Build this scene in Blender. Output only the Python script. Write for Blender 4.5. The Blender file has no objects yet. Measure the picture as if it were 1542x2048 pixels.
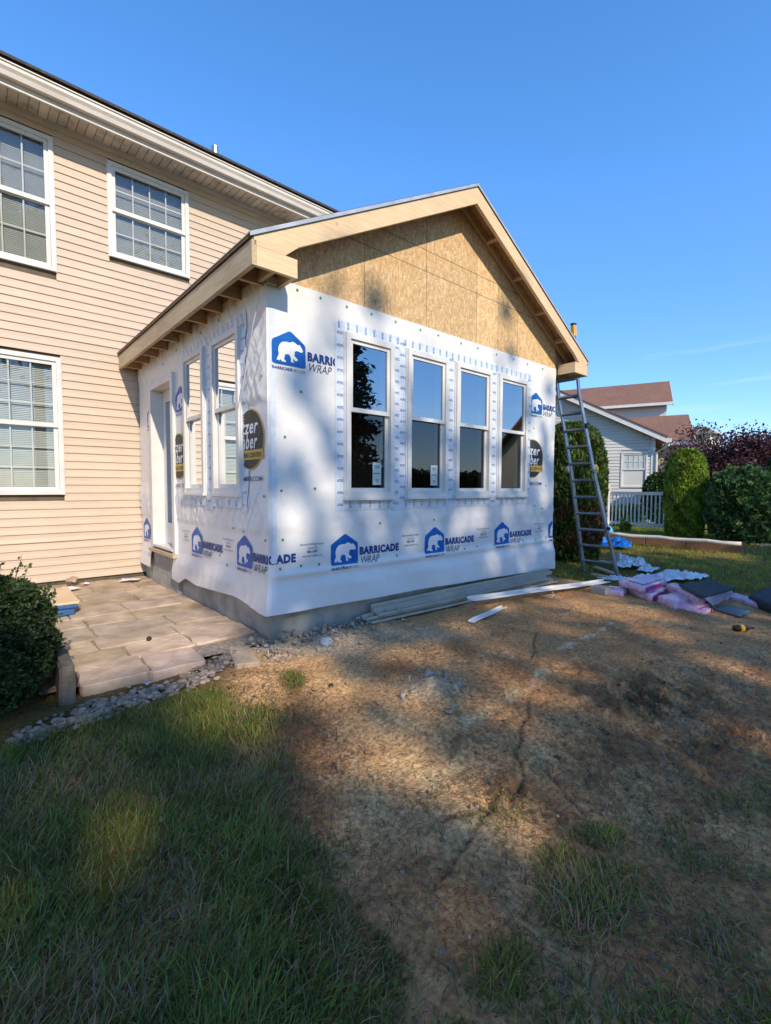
import bpy, bmesh, math, random
import numpy as np
from mathutils import Vector, Matrix
from mathutils.geometry import tessellate_polygon
random.seed(7); RNG = np.random.default_rng(11)
SC = bpy.context.scene
COL = SC.collection

# ------------------------------------------------------------------ camera
# photo 1542x2048, focal 945 px, vanishing points of the two wall directions measured from the photo
CXP, CYP, FPX = 771.0, 1024.0, 945.0
_X = np.array([1850 - CXP, 979 - CYP, FPX]); _X /= np.linalg.norm(_X)
_Y = np.array([-60 - CXP, 973 - CYP, FPX]); _Y -= _X * (_X @ _Y); _Y /= np.linalg.norm(_Y)
RW = np.stack([_X, _Y, np.cross(_X, _Y)])
CAM = np.array([-2.005, -3.875, 1.41])
def ray(px, py): return RW @ np.array([(px - CXP) / FPX, (py - CYP) / FPX, 1.0])
def gz(px, py, z=0.0):
    d = ray(px, py); return CAM + d * ((z - CAM[2]) / d[2])
def fy(px, py, y):
    d = ray(px, py); return CAM + d * ((y - CAM[1]) / d[1])
def fx(px, py, x):
    d = ray(px, py); return CAM + d * ((x - CAM[0]) / d[0])
def dep(px, py, d): return CAM + ray(px, py) * d
def to_px(P):
    c = (np.asarray(P, float) - CAM) @ RW
    z = np.where(c[:, 2] > 0.05, c[:, 2], 0.05)
    return CXP + FPX * c[:, 0] / z, CYP + FPX * c[:, 1] / z, c[:, 2]

cd = bpy.data.cameras.new('camera'); cam = bpy.data.objects.new('camera', cd); COL.objects.link(cam)
cd.sensor_fit = 'HORIZONTAL'; cd.sensor_width = 36; cd.lens = FPX / 1542 * 36
cd.clip_start = 0.05; cd.clip_end = 2000
r_, u_, b_ = RW @ [1, 0, 0], -(RW @ [0, 1, 0]), -(RW @ [0, 0, 1])
cam.matrix_world = Matrix(((r_[0], u_[0], b_[0], CAM[0]), (r_[1], u_[1], b_[1], CAM[1]), (r_[2], u_[2], b_[2], CAM[2]), (0, 0, 0, 1)))
SC.camera = cam

# ------------------------------------------------------------------ world + sun
SUN = np.array([-0.22, -1.0, 0.70]); SUN /= np.linalg.norm(SUN)
sun_el = math.asin(SUN[2]); sun_az = math.atan2(SUN[0], SUN[1])
w = bpy.data.worlds.new('World'); SC.world = w; w.use_nodes = True
nt = w.node_tree; nt.nodes.clear()
def N(t, typ, **k):
    n = t.nodes.new(typ)
    for a, b in k.items(): setattr(n, a, b)
    return n
sky = N(nt, 'ShaderNodeTexSky', sky_type='NISHITA', sun_disc=False, sun_elevation=sun_el, sun_rotation=sun_az)
sky.air_density = 1.0; sky.dust_density = 0.15; sky.ozone_density = 3.0; sky.altitude = 100
hs = N(nt, 'ShaderNodeHueSaturation'); hs.inputs['Saturation'].default_value = 1.24; hs.inputs['Hue'].default_value = 0.503; hs.inputs['Value'].default_value = 1.0
bg = N(nt, 'ShaderNodeBackground'); bg.inputs['Strength'].default_value = 0.135
tc = N(nt, 'ShaderNodeTexCoord'); mp = N(nt, 'ShaderNodeMapping'); mp.inputs['Scale'].default_value = (1.6, 1.6, 22)
cn = N(nt, 'ShaderNodeTexNoise'); cn.inputs['Scale'].default_value = 2.2; cn.inputs['Detail'].default_value = 5
cr = N(nt, 'ShaderNodeValToRGB'); cr.color_ramp.elements[0].position = 0.56; cr.color_ramp.elements[1].position = 0.80
sx = N(nt, 'ShaderNodeSeparateXYZ')
er = N(nt, 'ShaderNodeValToRGB'); e_ = er.color_ramp.elements
e_[0].position = 0.10; e_[0].color = (0, 0, 0, 1); e_[1].position = 0.16; e_[1].color = (1, 1, 1, 1)
q = e_.new(0.20); q.color = (1, 1, 1, 1); q = e_.new(0.27); q.color = (0, 0, 0, 1)
mu = N(nt, 'ShaderNodeMath', operation='MULTIPLY'); mu2 = N(nt, 'ShaderNodeMath', operation='MULTIPLY'); mu2.inputs[1].default_value = 0.55
mxc = N(nt, 'ShaderNodeMix', data_type='RGBA'); mxc.inputs[7].default_value = (2.4, 2.9, 3.4, 1)
out = N(nt, 'ShaderNodeOutputWorld')
L = nt.links.new
L(tc.outputs['Generated'], mp.inputs['Vector']); L(mp.outputs[0], cn.inputs['Vector']); L(cn.outputs['Fac'], cr.inputs[0])
L(tc.outputs['Generated'], sx.inputs[0]); L(sx.outputs['Z'], er.inputs[0])
L(cr.outputs[0], mu.inputs[0]); L(er.outputs[0], mu.inputs[1]); L(mu.outputs[0], mu2.inputs[0]); L(mu2.outputs[0], mxc.inputs[0])
L(sky.outputs[0], hs.inputs['Color']); dk_ = N(nt, 'ShaderNodeMix', data_type='RGBA', blend_type='DARKEN'); dk_.inputs[0].default_value = 0.5; dk_.inputs[7].default_value = (0.46, 1.22, 3.1, 1)   # clear dry air: little whitening at the horizon
L(hs.outputs[0], dk_.inputs[6]); L(dk_.outputs[2], mxc.inputs[6]); L(mxc.outputs[2], bg.inputs['Color']); L(bg.outputs[0], out.inputs[0])
sl = bpy.data.lights.new('sun', 'SUN'); sl.energy = 2.0; sl.angle = math.radians(0.55); sl.color = (1.0, 0.87, 0.69)
so = bpy.data.objects.new('sun', sl); COL.objects.link(so); so.location = (-4, -20, 15)
so.rotation_euler = Vector(SUN).to_track_quat('Z', 'Y').to_euler()
vs = SC.view_settings; vs.view_transform = 'Standard'; vs.look = 'None'; vs.exposure = 1.3; vs.gamma = 1.0; vs.use_curve_mapping = False
SC.cycles.max_bounces = 8; SC.cycles.transparent_max_bounces = 12; SC.cycles.caustics_reflective = False; SC.cycles.caustics_refractive = False

# ------------------------------------------------------------------ numpy noise
_T = np.random.default_rng(3).random((256, 256)).astype(np.float32)
def vnoise(x, y, s=0):
    x = np.asarray(x, float) + s * 17.3; y = np.asarray(y, float) + s * 9.7
    xi = np.floor(x).astype(int); yi = np.floor(y).astype(int)
    fx_ = x - xi; fy_ = y - yi; fx_ = fx_ * fx_ * (3 - 2 * fx_); fy_ = fy_ * fy_ * (3 - 2 * fy_)
    a = _T[xi & 255, yi & 255]; b = _T[(xi + 1) & 255, yi & 255]; c = _T[xi & 255, (yi + 1) & 255]; d = _T[(xi + 1) & 255, (yi + 1) & 255]
    return (a * (1 - fx_) + b * fx_) * (1 - fy_) + (c * (1 - fx_) + d * fx_) * fy_
def fbm(x, y, o=4, s=0):
    v = 0; a = 0.5; f = 1.0; tot = 0
    for i in range(o):
        v = v + a * vnoise(np.asarray(x) * f, np.asarray(y) * f, s + i * 3); tot += a; a *= 0.5; f *= 2.03
    return v / tot
def sstep(a, b, x):
    t = np.clip((np.asarray(x, float) - a) / (b - a), 0, 1); return t * t * (3 - 2 * t)

# ------------------------------------------------------------------ materials
MATS = {}
def mat(name, c1, c2=None, rough=0.7, scale=8.0, stretch=(1, 1, 1), bump=0.0, bscale=None, spec=0.35, metal=0.0, detail=4, attr=False, big=0.0, ramp=(0.35, 0.65), trans=0.0):
    if name in MATS: return MATS[name]
    m = bpy.data.materials.new(name); m.use_nodes = True; t = m.node_tree; t.nodes.clear()
    o = N(t, 'ShaderNodeOutputMaterial'); p = N(t, 'ShaderNodeBsdfPrincipled'); lk = t.links.new
    p.inputs['Roughness'].default_value = rough; p.inputs['Metallic'].default_value = metal; p.inputs['Specular IOR Level'].default_value = spec
    g = N(t, 'ShaderNodeNewGeometry'); mpn = N(t, 'ShaderNodeMapping'); mpn.inputs['Scale'].default_value = stretch
    lk(g.outputs['Position'], mpn.inputs['Vector'])
    nz = N(t, 'ShaderNodeTexNoise'); nz.inputs['Scale'].default_value = scale; nz.inputs['Detail'].default_value = detail; nz.inputs['Roughness'].default_value = 0.6
    lk(mpn.outputs[0], nz.inputs['Vector'])
    rp = N(t, 'ShaderNodeValToRGB'); rp.color_ramp.elements[0].position = ramp[0]; rp.color_ramp.elements[1].position = ramp[1]
    c2 = c2 or c1
    rp.color_ramp.elements[0].color = (*c1, 1); rp.color_ramp.elements[1].color = (*c2, 1)
    lk(nz.outputs['Fac'], rp.inputs[0]); colr = rp.outputs[0]
    if attr:
        at = N(t, 'ShaderNodeAttribute', attribute_name='Col'); mm = N(t, 'ShaderNodeMix', data_type='RGBA', blend_type='MULTIPLY'); mm.inputs[0].default_value = 1
        lk(at.outputs['Color'], mm.inputs[6]); lk(colr, mm.inputs[7]); colr = mm.outputs[2]
    if big:
        nb = N(t, 'ShaderNodeTexNoise'); nb.inputs['Scale'].default_value = 1.3; nb.inputs['Detail'].default_value = 3; lk(g.outputs['Position'], nb.inputs['Vector'])
        mr = N(t, 'ShaderNodeMapRange'); mr.inputs[1].default_value = 0.3; mr.inputs[2].default_value = 0.7; mr.inputs[3].default_value = 1 - big; mr.inputs[4].default_value = 1.0
        lk(nb.outputs['Fac'], mr.inputs[0]); mm = N(t, 'ShaderNodeMix', data_type='RGBA', blend_type='MULTIPLY'); mm.inputs[0].default_value = 1
        lk(colr, mm.inputs[6]); lk(mr.outputs[0], mm.inputs[7]); colr = mm.outputs[2]
    lk(colr, p.inputs['Base Color'])
    if bump:
        n2 = N(t, 'ShaderNodeTexNoise'); n2.inputs['Scale'].default_value = bscale or scale * 3; n2.inputs['Detail'].default_value = 4; lk(mpn.outputs[0], n2.inputs['Vector'])
        bp = N(t, 'ShaderNodeBump'); bp.inputs['Strength'].default_value = bump; bp.inputs['Distance'].default_value = 0.01
        lk(n2.outputs['Fac'], bp.inputs['Height']); lk(bp.outputs[0], p.inputs['Normal'])
    sh = p.outputs[0]
    if trans:
        tr = N(t, 'ShaderNodeBsdfTranslucent'); lk(colr, tr.inputs['Color']); mx = N(t, 'ShaderNodeMixShader'); mx.inputs[0].default_value = trans
        lk(sh, mx.inputs[1]); lk(tr.outputs[0], mx.inputs[2]); sh = mx.outputs[0]
    lk(sh, o.inputs[0]); MATS[name] = m; return m

def vary(m, amt):
    t = m.node_tree; p = [n for n in t.nodes if n.type == 'BSDF_PRINCIPLED'][0]; src = p.inputs['Base Color'].links[0].from_socket
    oi = N(t, 'ShaderNodeObjectInfo'); mr = N(t, 'ShaderNodeMapRange'); mr.inputs[3].default_value = 1 - amt; mr.inputs[4].default_value = 1 + amt * .6
    mm = N(t, 'ShaderNodeMix', data_type='RGBA', blend_type='MULTIPLY'); mm.inputs[0].default_value = 1
    t.links.new(oi.outputs['Random'], mr.inputs[0]); t.links.new(src, mm.inputs[6]); t.links.new(mr.outputs[0], mm.inputs[7]); t.links.new(mm.outputs[2], p.inputs['Base Color'])
def knots(m, sc=3.2):
    t = m.node_tree; p = [n for n in t.nodes if n.type == 'BSDF_PRINCIPLED'][0]; src = p.inputs['Base Color'].links[0].from_socket
    g = N(t, 'ShaderNodeNewGeometry'); v = N(t, 'ShaderNodeTexVoronoi'); v.inputs['Scale'].default_value = sc; v.inputs['Randomness'].default_value = 1.0
    r = N(t, 'ShaderNodeMapRange'); r.inputs[1].default_value = .035; r.inputs[2].default_value = .085; r.inputs[3].default_value = .75; r.inputs[4].default_value = 0.0
    mm = N(t, 'ShaderNodeMix', data_type='RGBA'); mm.inputs[7].default_value = (.22, .11, .045, 1)
    t.links.new(g.outputs['Position'], v.inputs['Vector']); t.links.new(v.outputs['Distance'], r.inputs[0]); t.links.new(r.outputs[0], mm.inputs[0]); t.links.new(src, mm.inputs[6]); t.links.new(mm.outputs[2], p.inputs['Base Color'])
def glass_mat(name, refl=0.22, tint=(0.85, 0.9, 0.9)):
    m = bpy.data.materials.new(name); m.use_nodes = True; t = m.node_tree; t.nodes.clear(); lk = t.links.new
    o = N(t, 'ShaderNodeOutputMaterial'); tr = N(t, 'ShaderNodeBsdfTransparent'); tr.inputs[0].default_value = (*tint, 1)
    gl = N(t, 'ShaderNodeBsdfGlossy'); gl.inputs['Roughness'].default_value = 0.0; gl.inputs[0].default_value = (0.95, 0.97, 1, 1)
    fr = N(t, 'ShaderNodeFresnel'); fr.inputs[0].default_value = 1.5
    ad = N(t, 'ShaderNodeMath', operation='ADD', use_clamp=True); ad.inputs[1].default_value = refl
    mx = N(t, 'ShaderNodeMixShader'); lk(fr.outputs[0], ad.inputs[0]); lk(ad.outputs[0], mx.inputs[0]); lk(tr.outputs[0], mx.inputs[1]); lk(gl.outputs[0], mx.inputs[2]); lk(mx.outputs[0], o.inputs[0])
    MATS[name] = m; return m

def osb_mat():
    m = bpy.data.materials.new('oriented_strand_board'); m.use_nodes = True; t = m.node_tree; t.nodes.clear(); lk = t.links.new
    o = N(t, 'ShaderNodeOutputMaterial'); p = N(t, 'ShaderNodeBsdfPrincipled'); p.inputs['Roughness'].default_value = 0.75; p.inputs['Specular IOR Level'].default_value = 0.25
    g = N(t, 'ShaderNodeNewGeometry')
    cols = []
    for ang, sc in ((25, (17, 17, 75)), (-50, (18, 18, 66)), (85, (20, 20, 58))):
        mpn = N(t, 'ShaderNodeMapping'); mpn.inputs['Scale'].default_value = sc
        rt = N(t, 'ShaderNodeMapping'); rt.inputs['Rotation'].default_value = (0, math.radians(ang), 0)
        lk(g.outputs['Position'], rt.inputs[0]); lk(rt.outputs[0], mpn.inputs[0])
        v = N(t, 'ShaderNodeTexVoronoi'); v.inputs['Scale'].default_value = 1.0; lk(mpn.outputs[0], v.inputs['Vector'])
        sp = N(t, 'ShaderNodeSeparateColor'); lk(v.outputs['Color'], sp.inputs[0]); cols.append(sp)
    nz = N(t, 'ShaderNodeTexNoise'); nz.inputs['Scale'].default_value = 14; lk(g.outputs['Position'], nz.inputs['Vector'])
    gt = N(t, 'ShaderNodeMath', operation='GREATER_THAN'); gt.inputs[1].default_value = 0.5; lk(nz.outputs['Fac'], gt.inputs[0])
    m1 = N(t, 'ShaderNodeMix'); lk(gt.outputs[0], m1.inputs[0]); lk(cols[0].outputs[0], m1.inputs[2]); lk(cols[1].outputs[0], m1.inputs[3])
    gt2 = N(t, 'ShaderNodeMath', operation='GREATER_THAN'); gt2.inputs[1].default_value = 0.62; lk(cols[2].outputs[1], gt2.inputs[0])
    m2 = N(t, 'ShaderNodeMix'); lk(gt2.outputs[0], m2.inputs[0]); lk(m1.outputs[0], m2.inputs[2]); lk(cols[2].outputs[0], m2.inputs[3])
    rp = N(t, 'ShaderNodeValToRGB'); el = rp.color_ramp.elements
    el[0].position = 0.0; el[0].color = (0.50, 0.315, 0.15, 1); el[1].position = 1.0; el[1].color = (0.80, 0.58, 0.33, 1)
    q = el.new(0.3); q.color = (0.60, 0.385, 0.185, 1); q = el.new(0.7); q.color = (0.66, 0.45, 0.235, 1)
    lk(m2.outputs[0], rp.inputs[0]); colr = rp.outputs[0]
    # printed nailing lines of the sheets (two horizontal marks)
    sx = N(t, 'ShaderNodeSeparateXYZ'); lk(g.outputs['Position'], sx.inputs[0])
    for zz in (3.89, 4.125):
        s = N(t, 'ShaderNodeMath', operation='SUBTRACT'); s.inputs[1].default_value = zz; lk(sx.outputs['Z'], s.inputs[0])
        a = N(t, 'ShaderNodeMath', operation='ABSOLUTE'); lk(s.outputs[0], a.inputs[0])
        l = N(t, 'ShaderNodeMath', operation='LESS_THAN'); l.inputs[1].default_value = 0.006; lk(a.outputs[0], l.inputs[0])
        k = N(t, 'ShaderNodeMath', operation='MULTIPLY'); k.inputs[1].default_value = 0.6; lk(l.outputs[0], k.inputs[0])
        mx = N(t, 'ShaderNodeMix', data_type='RGBA'); mx.inputs[7].default_value = (0.10, 0.06, 0.035, 1); lk(k.outputs[0], mx.inputs[0]); lk(colr, mx.inputs[6]); colr = mx.outputs[2]
    lk(colr, p.inputs['Base Color'])
    bp = N(t, 'ShaderNodeBump'); bp.inputs['Strength'].default_value = 0.35; bp.inputs['Distance'].default_value = 0.003; lk(m2.outputs[0], bp.inputs['Height']); lk(bp.outputs[0], p.inputs['Normal'])
    lk(p.outputs[0], o.inputs[0]); MATS['osb'] = m; return m

M_side = mat('beige_vinyl_siding', (0.56, 0.44, 0.33), (0.615, 0.49, 0.37), rough=0.5, scale=3, stretch=(1.5, 1.5, 30), bump=0.12, bscale=60, big=0.06)
vary(M_side, 0.05)
M_nside = mat('pale_vinyl_siding', (0.60, 0.59, 0.55), (0.66, 0.64, 0.59), rough=0.55, scale=3, stretch=(1.5, 1.5, 20), big=0.06)
vary(M_nside, 0.05)
M_cream = mat('cream_vinyl_siding', (0.62, 0.58, 0.44), (0.68, 0.63, 0.48), rough=0.55, scale=3, big=0.06)
M_white = mat('white_vinyl', (0.66, 0.64, 0.605), (0.73, 0.71, 0.675), rough=0.38, scale=5, big=0.08)
M_trim = mat('cream_aluminium', (0.66, 0.60, 0.52), (0.74, 0.68, 0.60), rough=0.45, scale=4, stretch=(1, 1, 4), big=0.10)
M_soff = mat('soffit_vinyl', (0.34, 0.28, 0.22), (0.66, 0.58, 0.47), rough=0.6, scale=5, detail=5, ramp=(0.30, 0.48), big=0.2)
M_roof = mat('brown_shingle', (0.19, 0.095, 0.062), (0.30, 0.16, 0.105), rough=0.95, scale=9, stretch=(1, 1, 6), bump=0.5, bscale=20, big=0.15)
M_droof = mat('dark_shingle', (0.05, 0.04, 0.04), (0.10, 0.085, 0.08), rough=0.95, scale=30, bump=0.5)
M_wood = mat('pine_lumber', (0.72, 0.50, 0.28), (0.82, 0.62, 0.39), rough=0.65, scale=4, stretch=(1.2, 1.2, 26), bump=0.08, bscale=40, big=0.12)
M_woody = mat('weathered_pine', (0.50, 0.37, 0.22), (0.68, 0.53, 0.34), rough=0.7, scale=5, stretch=(6, 0.8, 22), bump=0.1, big=0.2)
M_raft = mat('rafter_pine', (0.50, 0.34, 0.19), (0.62, 0.44, 0.26), rough=0.7, scale=5, stretch=(1, 4, 18), big=0.15)
M_osb = osb_mat()
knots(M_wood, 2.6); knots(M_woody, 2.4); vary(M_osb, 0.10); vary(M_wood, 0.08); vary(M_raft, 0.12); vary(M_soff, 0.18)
M_deck = mat('roof_deck_underside', (0.34, 0.21, 0.11), (0.46, 0.30, 0.16), rough=0.8, scale=16, bump=0.1)
M_wrap = mat('white_housewrap', (0.70, 0.685, 0.66), (0.75, 0.735, 0.71), rough=0.34, scale=3, bump=0.10, bscale=26, spec=0.4)
M_tape = mat('pale_blue_tape', (0.55, 0.62, 0.71), (0.68, 0.72, 0.77), rough=0.25, scale=14, bump=0.25, bscale=40)
M_blue = mat('blue_print', (0.002, 0.085, 0.36), (0.004, 0.12, 0.45), rough=0.45, scale=12)
M_navy = mat('navy_print', (0.008, 0.045, 0.20), (0.012, 0.06, 0.24), rough=0.5)
M_grey = mat('grey_print', (0.06, 0.08, 0.13), (0.08, 0.10, 0.16), rough=0.5)
M_black = mat('charcoal_print', (0.025, 0.027, 0.028), (0.04, 0.04, 0.04), rough=0.5)
M_yel = mat('yellow_print', (0.55, 0.36, 0.06), (0.62, 0.42, 0.09), rough=0.5)
M_prw = mat('white_print', (0.74, 0.74, 0.75), (0.80, 0.80, 0.80), rough=0.45)
M_green = mat('green_plastic', (0.03, 0.30, 0.06), (0.05, 0.42, 0.10), rough=0.4)
M_conc = mat('grey_concrete', (0.34, 0.315, 0.27), (0.47, 0.44, 0.38), rough=0.9, scale=5, bump=0.25, bscale=40, big=0.25)
M_drip = mat('grey_drip_edge', (0.40, 0.42, 0.44), (0.55, 0.56, 0.58), rough=0.4, scale=6, metal=0.3)
M_under = mat('grey_underlayment', (0.20, 0.21, 0.22), (0.28, 0.29, 0.30), rough=0.7, scale=5)
M_alu = mat('aluminium', (0.30, 0.31, 0.32), (0.46, 0.47, 0.48), rough=0.38, scale=6, metal=0.7, big=0.15)
M_blk = mat('black_plastic', (0.015, 0.015, 0.016), (0.03, 0.03, 0.03), rough=0.5)
M_yelp = mat('yellow_plastic', (0.70, 0.36, 0.015), (0.78, 0.42, 0.03), rough=0.4)
M_blind = mat('window_blind', (0.50, 0.53, 0.52), (0.58, 0.60, 0.59), rough=0.7, scale=4)
M_gblind = mat('grey_blind', (0.16, 0.19, 0.21), (0.24, 0.27, 0.29), rough=0.7)
M_glass = glass_mat('window_glass', 0.36)
M_sglass = glass_mat('screened_glass', 0.04, (0.42, 0.44, 0.45))
M_hglass = glass_mat('house_window_glass', 0.05, (0.93, 0.96, 0.95))
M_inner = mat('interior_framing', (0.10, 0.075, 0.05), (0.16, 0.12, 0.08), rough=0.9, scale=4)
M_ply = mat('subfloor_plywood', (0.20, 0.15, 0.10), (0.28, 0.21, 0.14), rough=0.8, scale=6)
M_jch = mat('tan_vinyl_trim', (0.40, 0.37, 0.30), (0.48, 0.44, 0.36), rough=0.5, scale=4, big=0.1)
M_pink = mat('pink_plastic_wrap', (0.62, 0.33, 0.46), (0.80, 0.58, 0.68), rough=0.3, scale=16, bump=1.0, bscale=24, big=0.15)
M_mag = mat('magenta_print', (0.36, 0.03, 0.17), (0.45, 0.05, 0.22), rough=0.4)
M_lil = mat('lilac_print', (0.42, 0.36, 0.58), (0.55, 0.48, 0.66), rough=0.35, scale=60, bump=0.3, bscale=30)
M_shin = mat('charcoal_shingle', (0.022, 0.026, 0.03), (0.06, 0.066, 0.072), rough=0.85, scale=30, bump=0.5, bscale=120)
M_plast = mat('white_plastic_sheet', (0.68, 0.69, 0.70), (0.80, 0.80, 0.80), rough=0.35, scale=9, bump=0.4, bscale=22)
M_tarp = mat('blue_tarp', (0.01, 0.16, 0.52), (0.02, 0.24, 0.66), rough=0.4, scale=10, bump=0.5, bscale=20)
M_paper = mat('white_paper', (0.66, 0.65, 0.62), (0.76, 0.75, 0.72), rough=0.7, scale=9)
M_redw = mat('red_brown_timber', (0.23, 0.105, 0.055), (0.36, 0.18, 0.10), rough=0.8, scale=4, stretch=(5, 0.8, 14), bump=0.2, big=0.15)
M_pole = mat('pale_pole', (0.50, 0.46, 0.38), (0.64, 0.60, 0.50), rough=0.8, scale=8, bump=0.2)
M_stone = mat('flagstone', (0.44, 0.335, 0.235), (0.66, 0.525, 0.385), rough=0.9, scale=5, detail=6, bump=0.5, bscale=22, big=0.35, attr=True)
M_rock = mat('river_stone', (0.7, 0.7, 0.7), (1.0, 1.0, 1.0), rough=0.75, scale=25, bump=0.3, attr=True)
M_soil = mat('soil', (0.46, 0.43, 0.40), (1.42, 1.40, 1.36), rough=0.95, scale=40, detail=7, bump=1.0, bscale=70, spec=0.1, attr=True, ramp=(0.3, 0.72))
M_clod = mat('dirt_clod', (0.75, 0.75, 0.75), (1.1, 1.1, 1.1), rough=0.95, scale=40, bump=0.6, spec=0.1, attr=True)
M_leaf = mat('foliage', (0.75, 0.75, 0.75), (1.2, 1.2, 1.2), rough=0.5, scale=7, attr=True, spec=0.3, trans=0.22)
M_blade = mat('grass_blade', (0.85, 0.85, 0.85), (1.1, 1.1, 1.1), rough=0.5, scale=5, attr=True, spec=0.25, trans=0.25)
M_bark = mat('bark', (0.08, 0.06, 0.045), (0.16, 0.12, 0.09), rough=0.95, scale=14, stretch=(3, 3, 0.7), bump=0.8)
M_dfence = mat('black_aluminium', (0.012, 0.014, 0.013), (0.02, 0.022, 0.02), rough=0.45)
M_block = mat('dark_edging_stone', (0.10, 0.085, 0.07), (0.17, 0.145, 0.12), rough=0.9, scale=12, bump=0.4)
M_bluebox = mat('blue_plastic', (0.03, 0.10, 0.24), (0.05, 0.14, 0.30), rough=0.45)
M_card = mat('cardboard', (0.38, 0.27, 0.17), (0.46, 0.34, 0.22), rough=0.85)
M_bot = mat('brown_bottle', (0.05, 0.02, 0.01), (0.08, 0.03, 0.015), rough=0.2)
M_wire = mat('white_cable', (0.6, 0.58, 0.54), rough=0.5)

# ------------------------------------------------------------------ object helpers
WORLD = {}
def tag(o, label=None, cat=None, group=None, kind=None):
    if label: o['label'] = label
    if cat: o['category'] = cat
    if group: o['group'] = group
    if kind: o['kind'] = kind
    return o
def thing(name, label, cat, loc, group=None):
    o = bpy.data.objects.new(name, None); COL.objects.link(o); o.empty_display_size = 0.1
    o.location = [float(a) for a in loc]; WORLD[o] = np.array(loc, float)
    return tag(o, label, cat, group)
def link(name, me, origin, parent):
    o = bpy.data.objects.new(name, me); COL.objects.link(o)
    WORLD[o] = np.array(origin, float)
    if parent is not None:
        o.parent = parent; o.location = [float(a) for a in (WORLD[o] - WORLD[parent])]
    else: o.location = [float(a) for a in origin]
    return o
def copy_of(src, parent, origin, rotz=None):
    o = src.copy(); COL.objects.link(o); WORLD[o] = np.array(origin, float)
    o.parent = parent
    o.location = [float(a) for a in (WORLD[o] - (WORLD[parent] if parent is not None else 0))]
    if rotz is not None: o.rotation_euler[2] = rotz
    return o
class MB:
    def __init__(s): s.v = []; s.f = []; s.mi = []; s.m = 0
    def add(s, vs, fs):
        n = len(s.v); s.v += [tuple(float(c) for c in p) for p in vs]
        for f in fs: s.f.append(tuple(i + n for i in f)); s.mi.append(s.m)
        return s
    def hexa(s, c):   # 8 corners: bottom 4 ccw, top 4
        return s.add(c, [(0, 3, 2, 1), (4, 5, 6, 7), (0, 1, 5, 4), (1, 2, 6, 5), (2, 3, 7, 6), (3, 0, 4, 7)])
    def box(s, a0, a1, b0, b1, c0, c1, T=None):
        c = [(a0, b0, c0), (a1, b0, c0), (a1, b1, c0), (a0, b1, c0), (a0, b0, c1), (a1, b0, c1), (a1, b1, c1), (a0, b1, c1)]
        if T: c = [T(*p) for p in c]
        return s.hexa(c)
    def quad(s, a, b, c, d): return s.add([a, b, c, d], [(0, 1, 2, 3)])
    def bar(s, p, q, wd, ht, up=(0, 0, 1)):
        p = np.array(p, float); q = np.array(q, float); d = q - p; d /= np.linalg.norm(d)
        sd = np.cross(d, up); sd /= np.linalg.norm(sd); u = np.cross(sd, d); sd = sd * wd / 2; u = u * ht / 2
        return s.hexa([p - sd - u, p + sd - u, q + sd - u, q - sd - u, p - sd + u, p + sd + u, q + sd + u, q - sd + u])
    def tube(s, pts, rs, n=8, cap=True):
        pts = [np.array(p, float) for p in pts]
        if not hasattr(rs, '__len__'): rs = [rs] * len(pts)
        vs = []; fs = []
        for i, p in enumerate(pts):
            d = pts[min(i + 1, len(pts) - 1)] - pts[max(i - 1, 0)]; d /= np.linalg.norm(d) + 1e-9
            a = np.cross(d, (0, 0, 1) if abs(d[2]) < 0.9 else (1, 0, 0)); a /= np.linalg.norm(a); b = np.cross(d, a)
            for k in range(n):
                t = 2 * math.pi * k / n; vs.append(p + rs[i] * (a * math.cos(t) + b * math.sin(t)))
        for i in range(len(pts) - 1):
            for k in range(n):
                fs.append((i * n + k, i * n + (k + 1) % n, (i + 1) * n + (k + 1) % n, (i + 1) * n + k))
        if cap: fs.append(tuple(range(n - 1, -1, -1))); fs.append(tuple((len(pts) - 1) * n + k for k in range(n)))
        return s.add(vs, fs)
    def prism(s, poly, y0, y1, T):   # poly in (a, c) extruded along b
        n = len(poly); vs = [T(a, y0, c) for a, c in poly] + [T(a, y1, c) for a, c in poly]
        return s.add(vs, [tuple(range(n)), tuple(range(2 * n - 1, n - 1, -1))] + [(i, i + n, (i + 1) % n + n, (i + 1) % n) for i in range(n)])
    def build(s, name, mats, parent=None, origin=None, smooth=False, fix=True):
        V = np.array(s.v, float)
        if origin is None: origin = np.array([(V[:, 0].min() + V[:, 0].max()) / 2, (V[:, 1].min() + V[:, 1].max()) / 2, V[:, 2].min()])
        me = bpy.data.meshes.new(name); me.from_pydata((V - origin).tolist(), [], s.f)
        for m in (mats if isinstance(mats, (list, tuple)) else [mats]): me.materials.append(m)
        if any(s.mi): me.polygons.foreach_set('material_index', s.mi)
        if fix:
            bm = bmesh.new(); bm.from_mesh(me); bmesh.ops.recalc_face_normals(bm, faces=bm.faces); bm.to_mesh(me); bm.free()
        if smooth: me.polygons.foreach_set('use_smooth', [True] * len(me.polygons))
        me.update()
        return link(name, me, origin, parent)
def bevel(o, wdt=0.004, seg=1):
    bm = bmesh.new(); bm.from_mesh(o.data)
    bmesh.ops.bevel(bm, geom=list(bm.edges), offset=wdt, segments=seg, affect='EDGES', clamp_overlap=True); bm.to_mesh(o.data); bm.free(); return o
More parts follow.
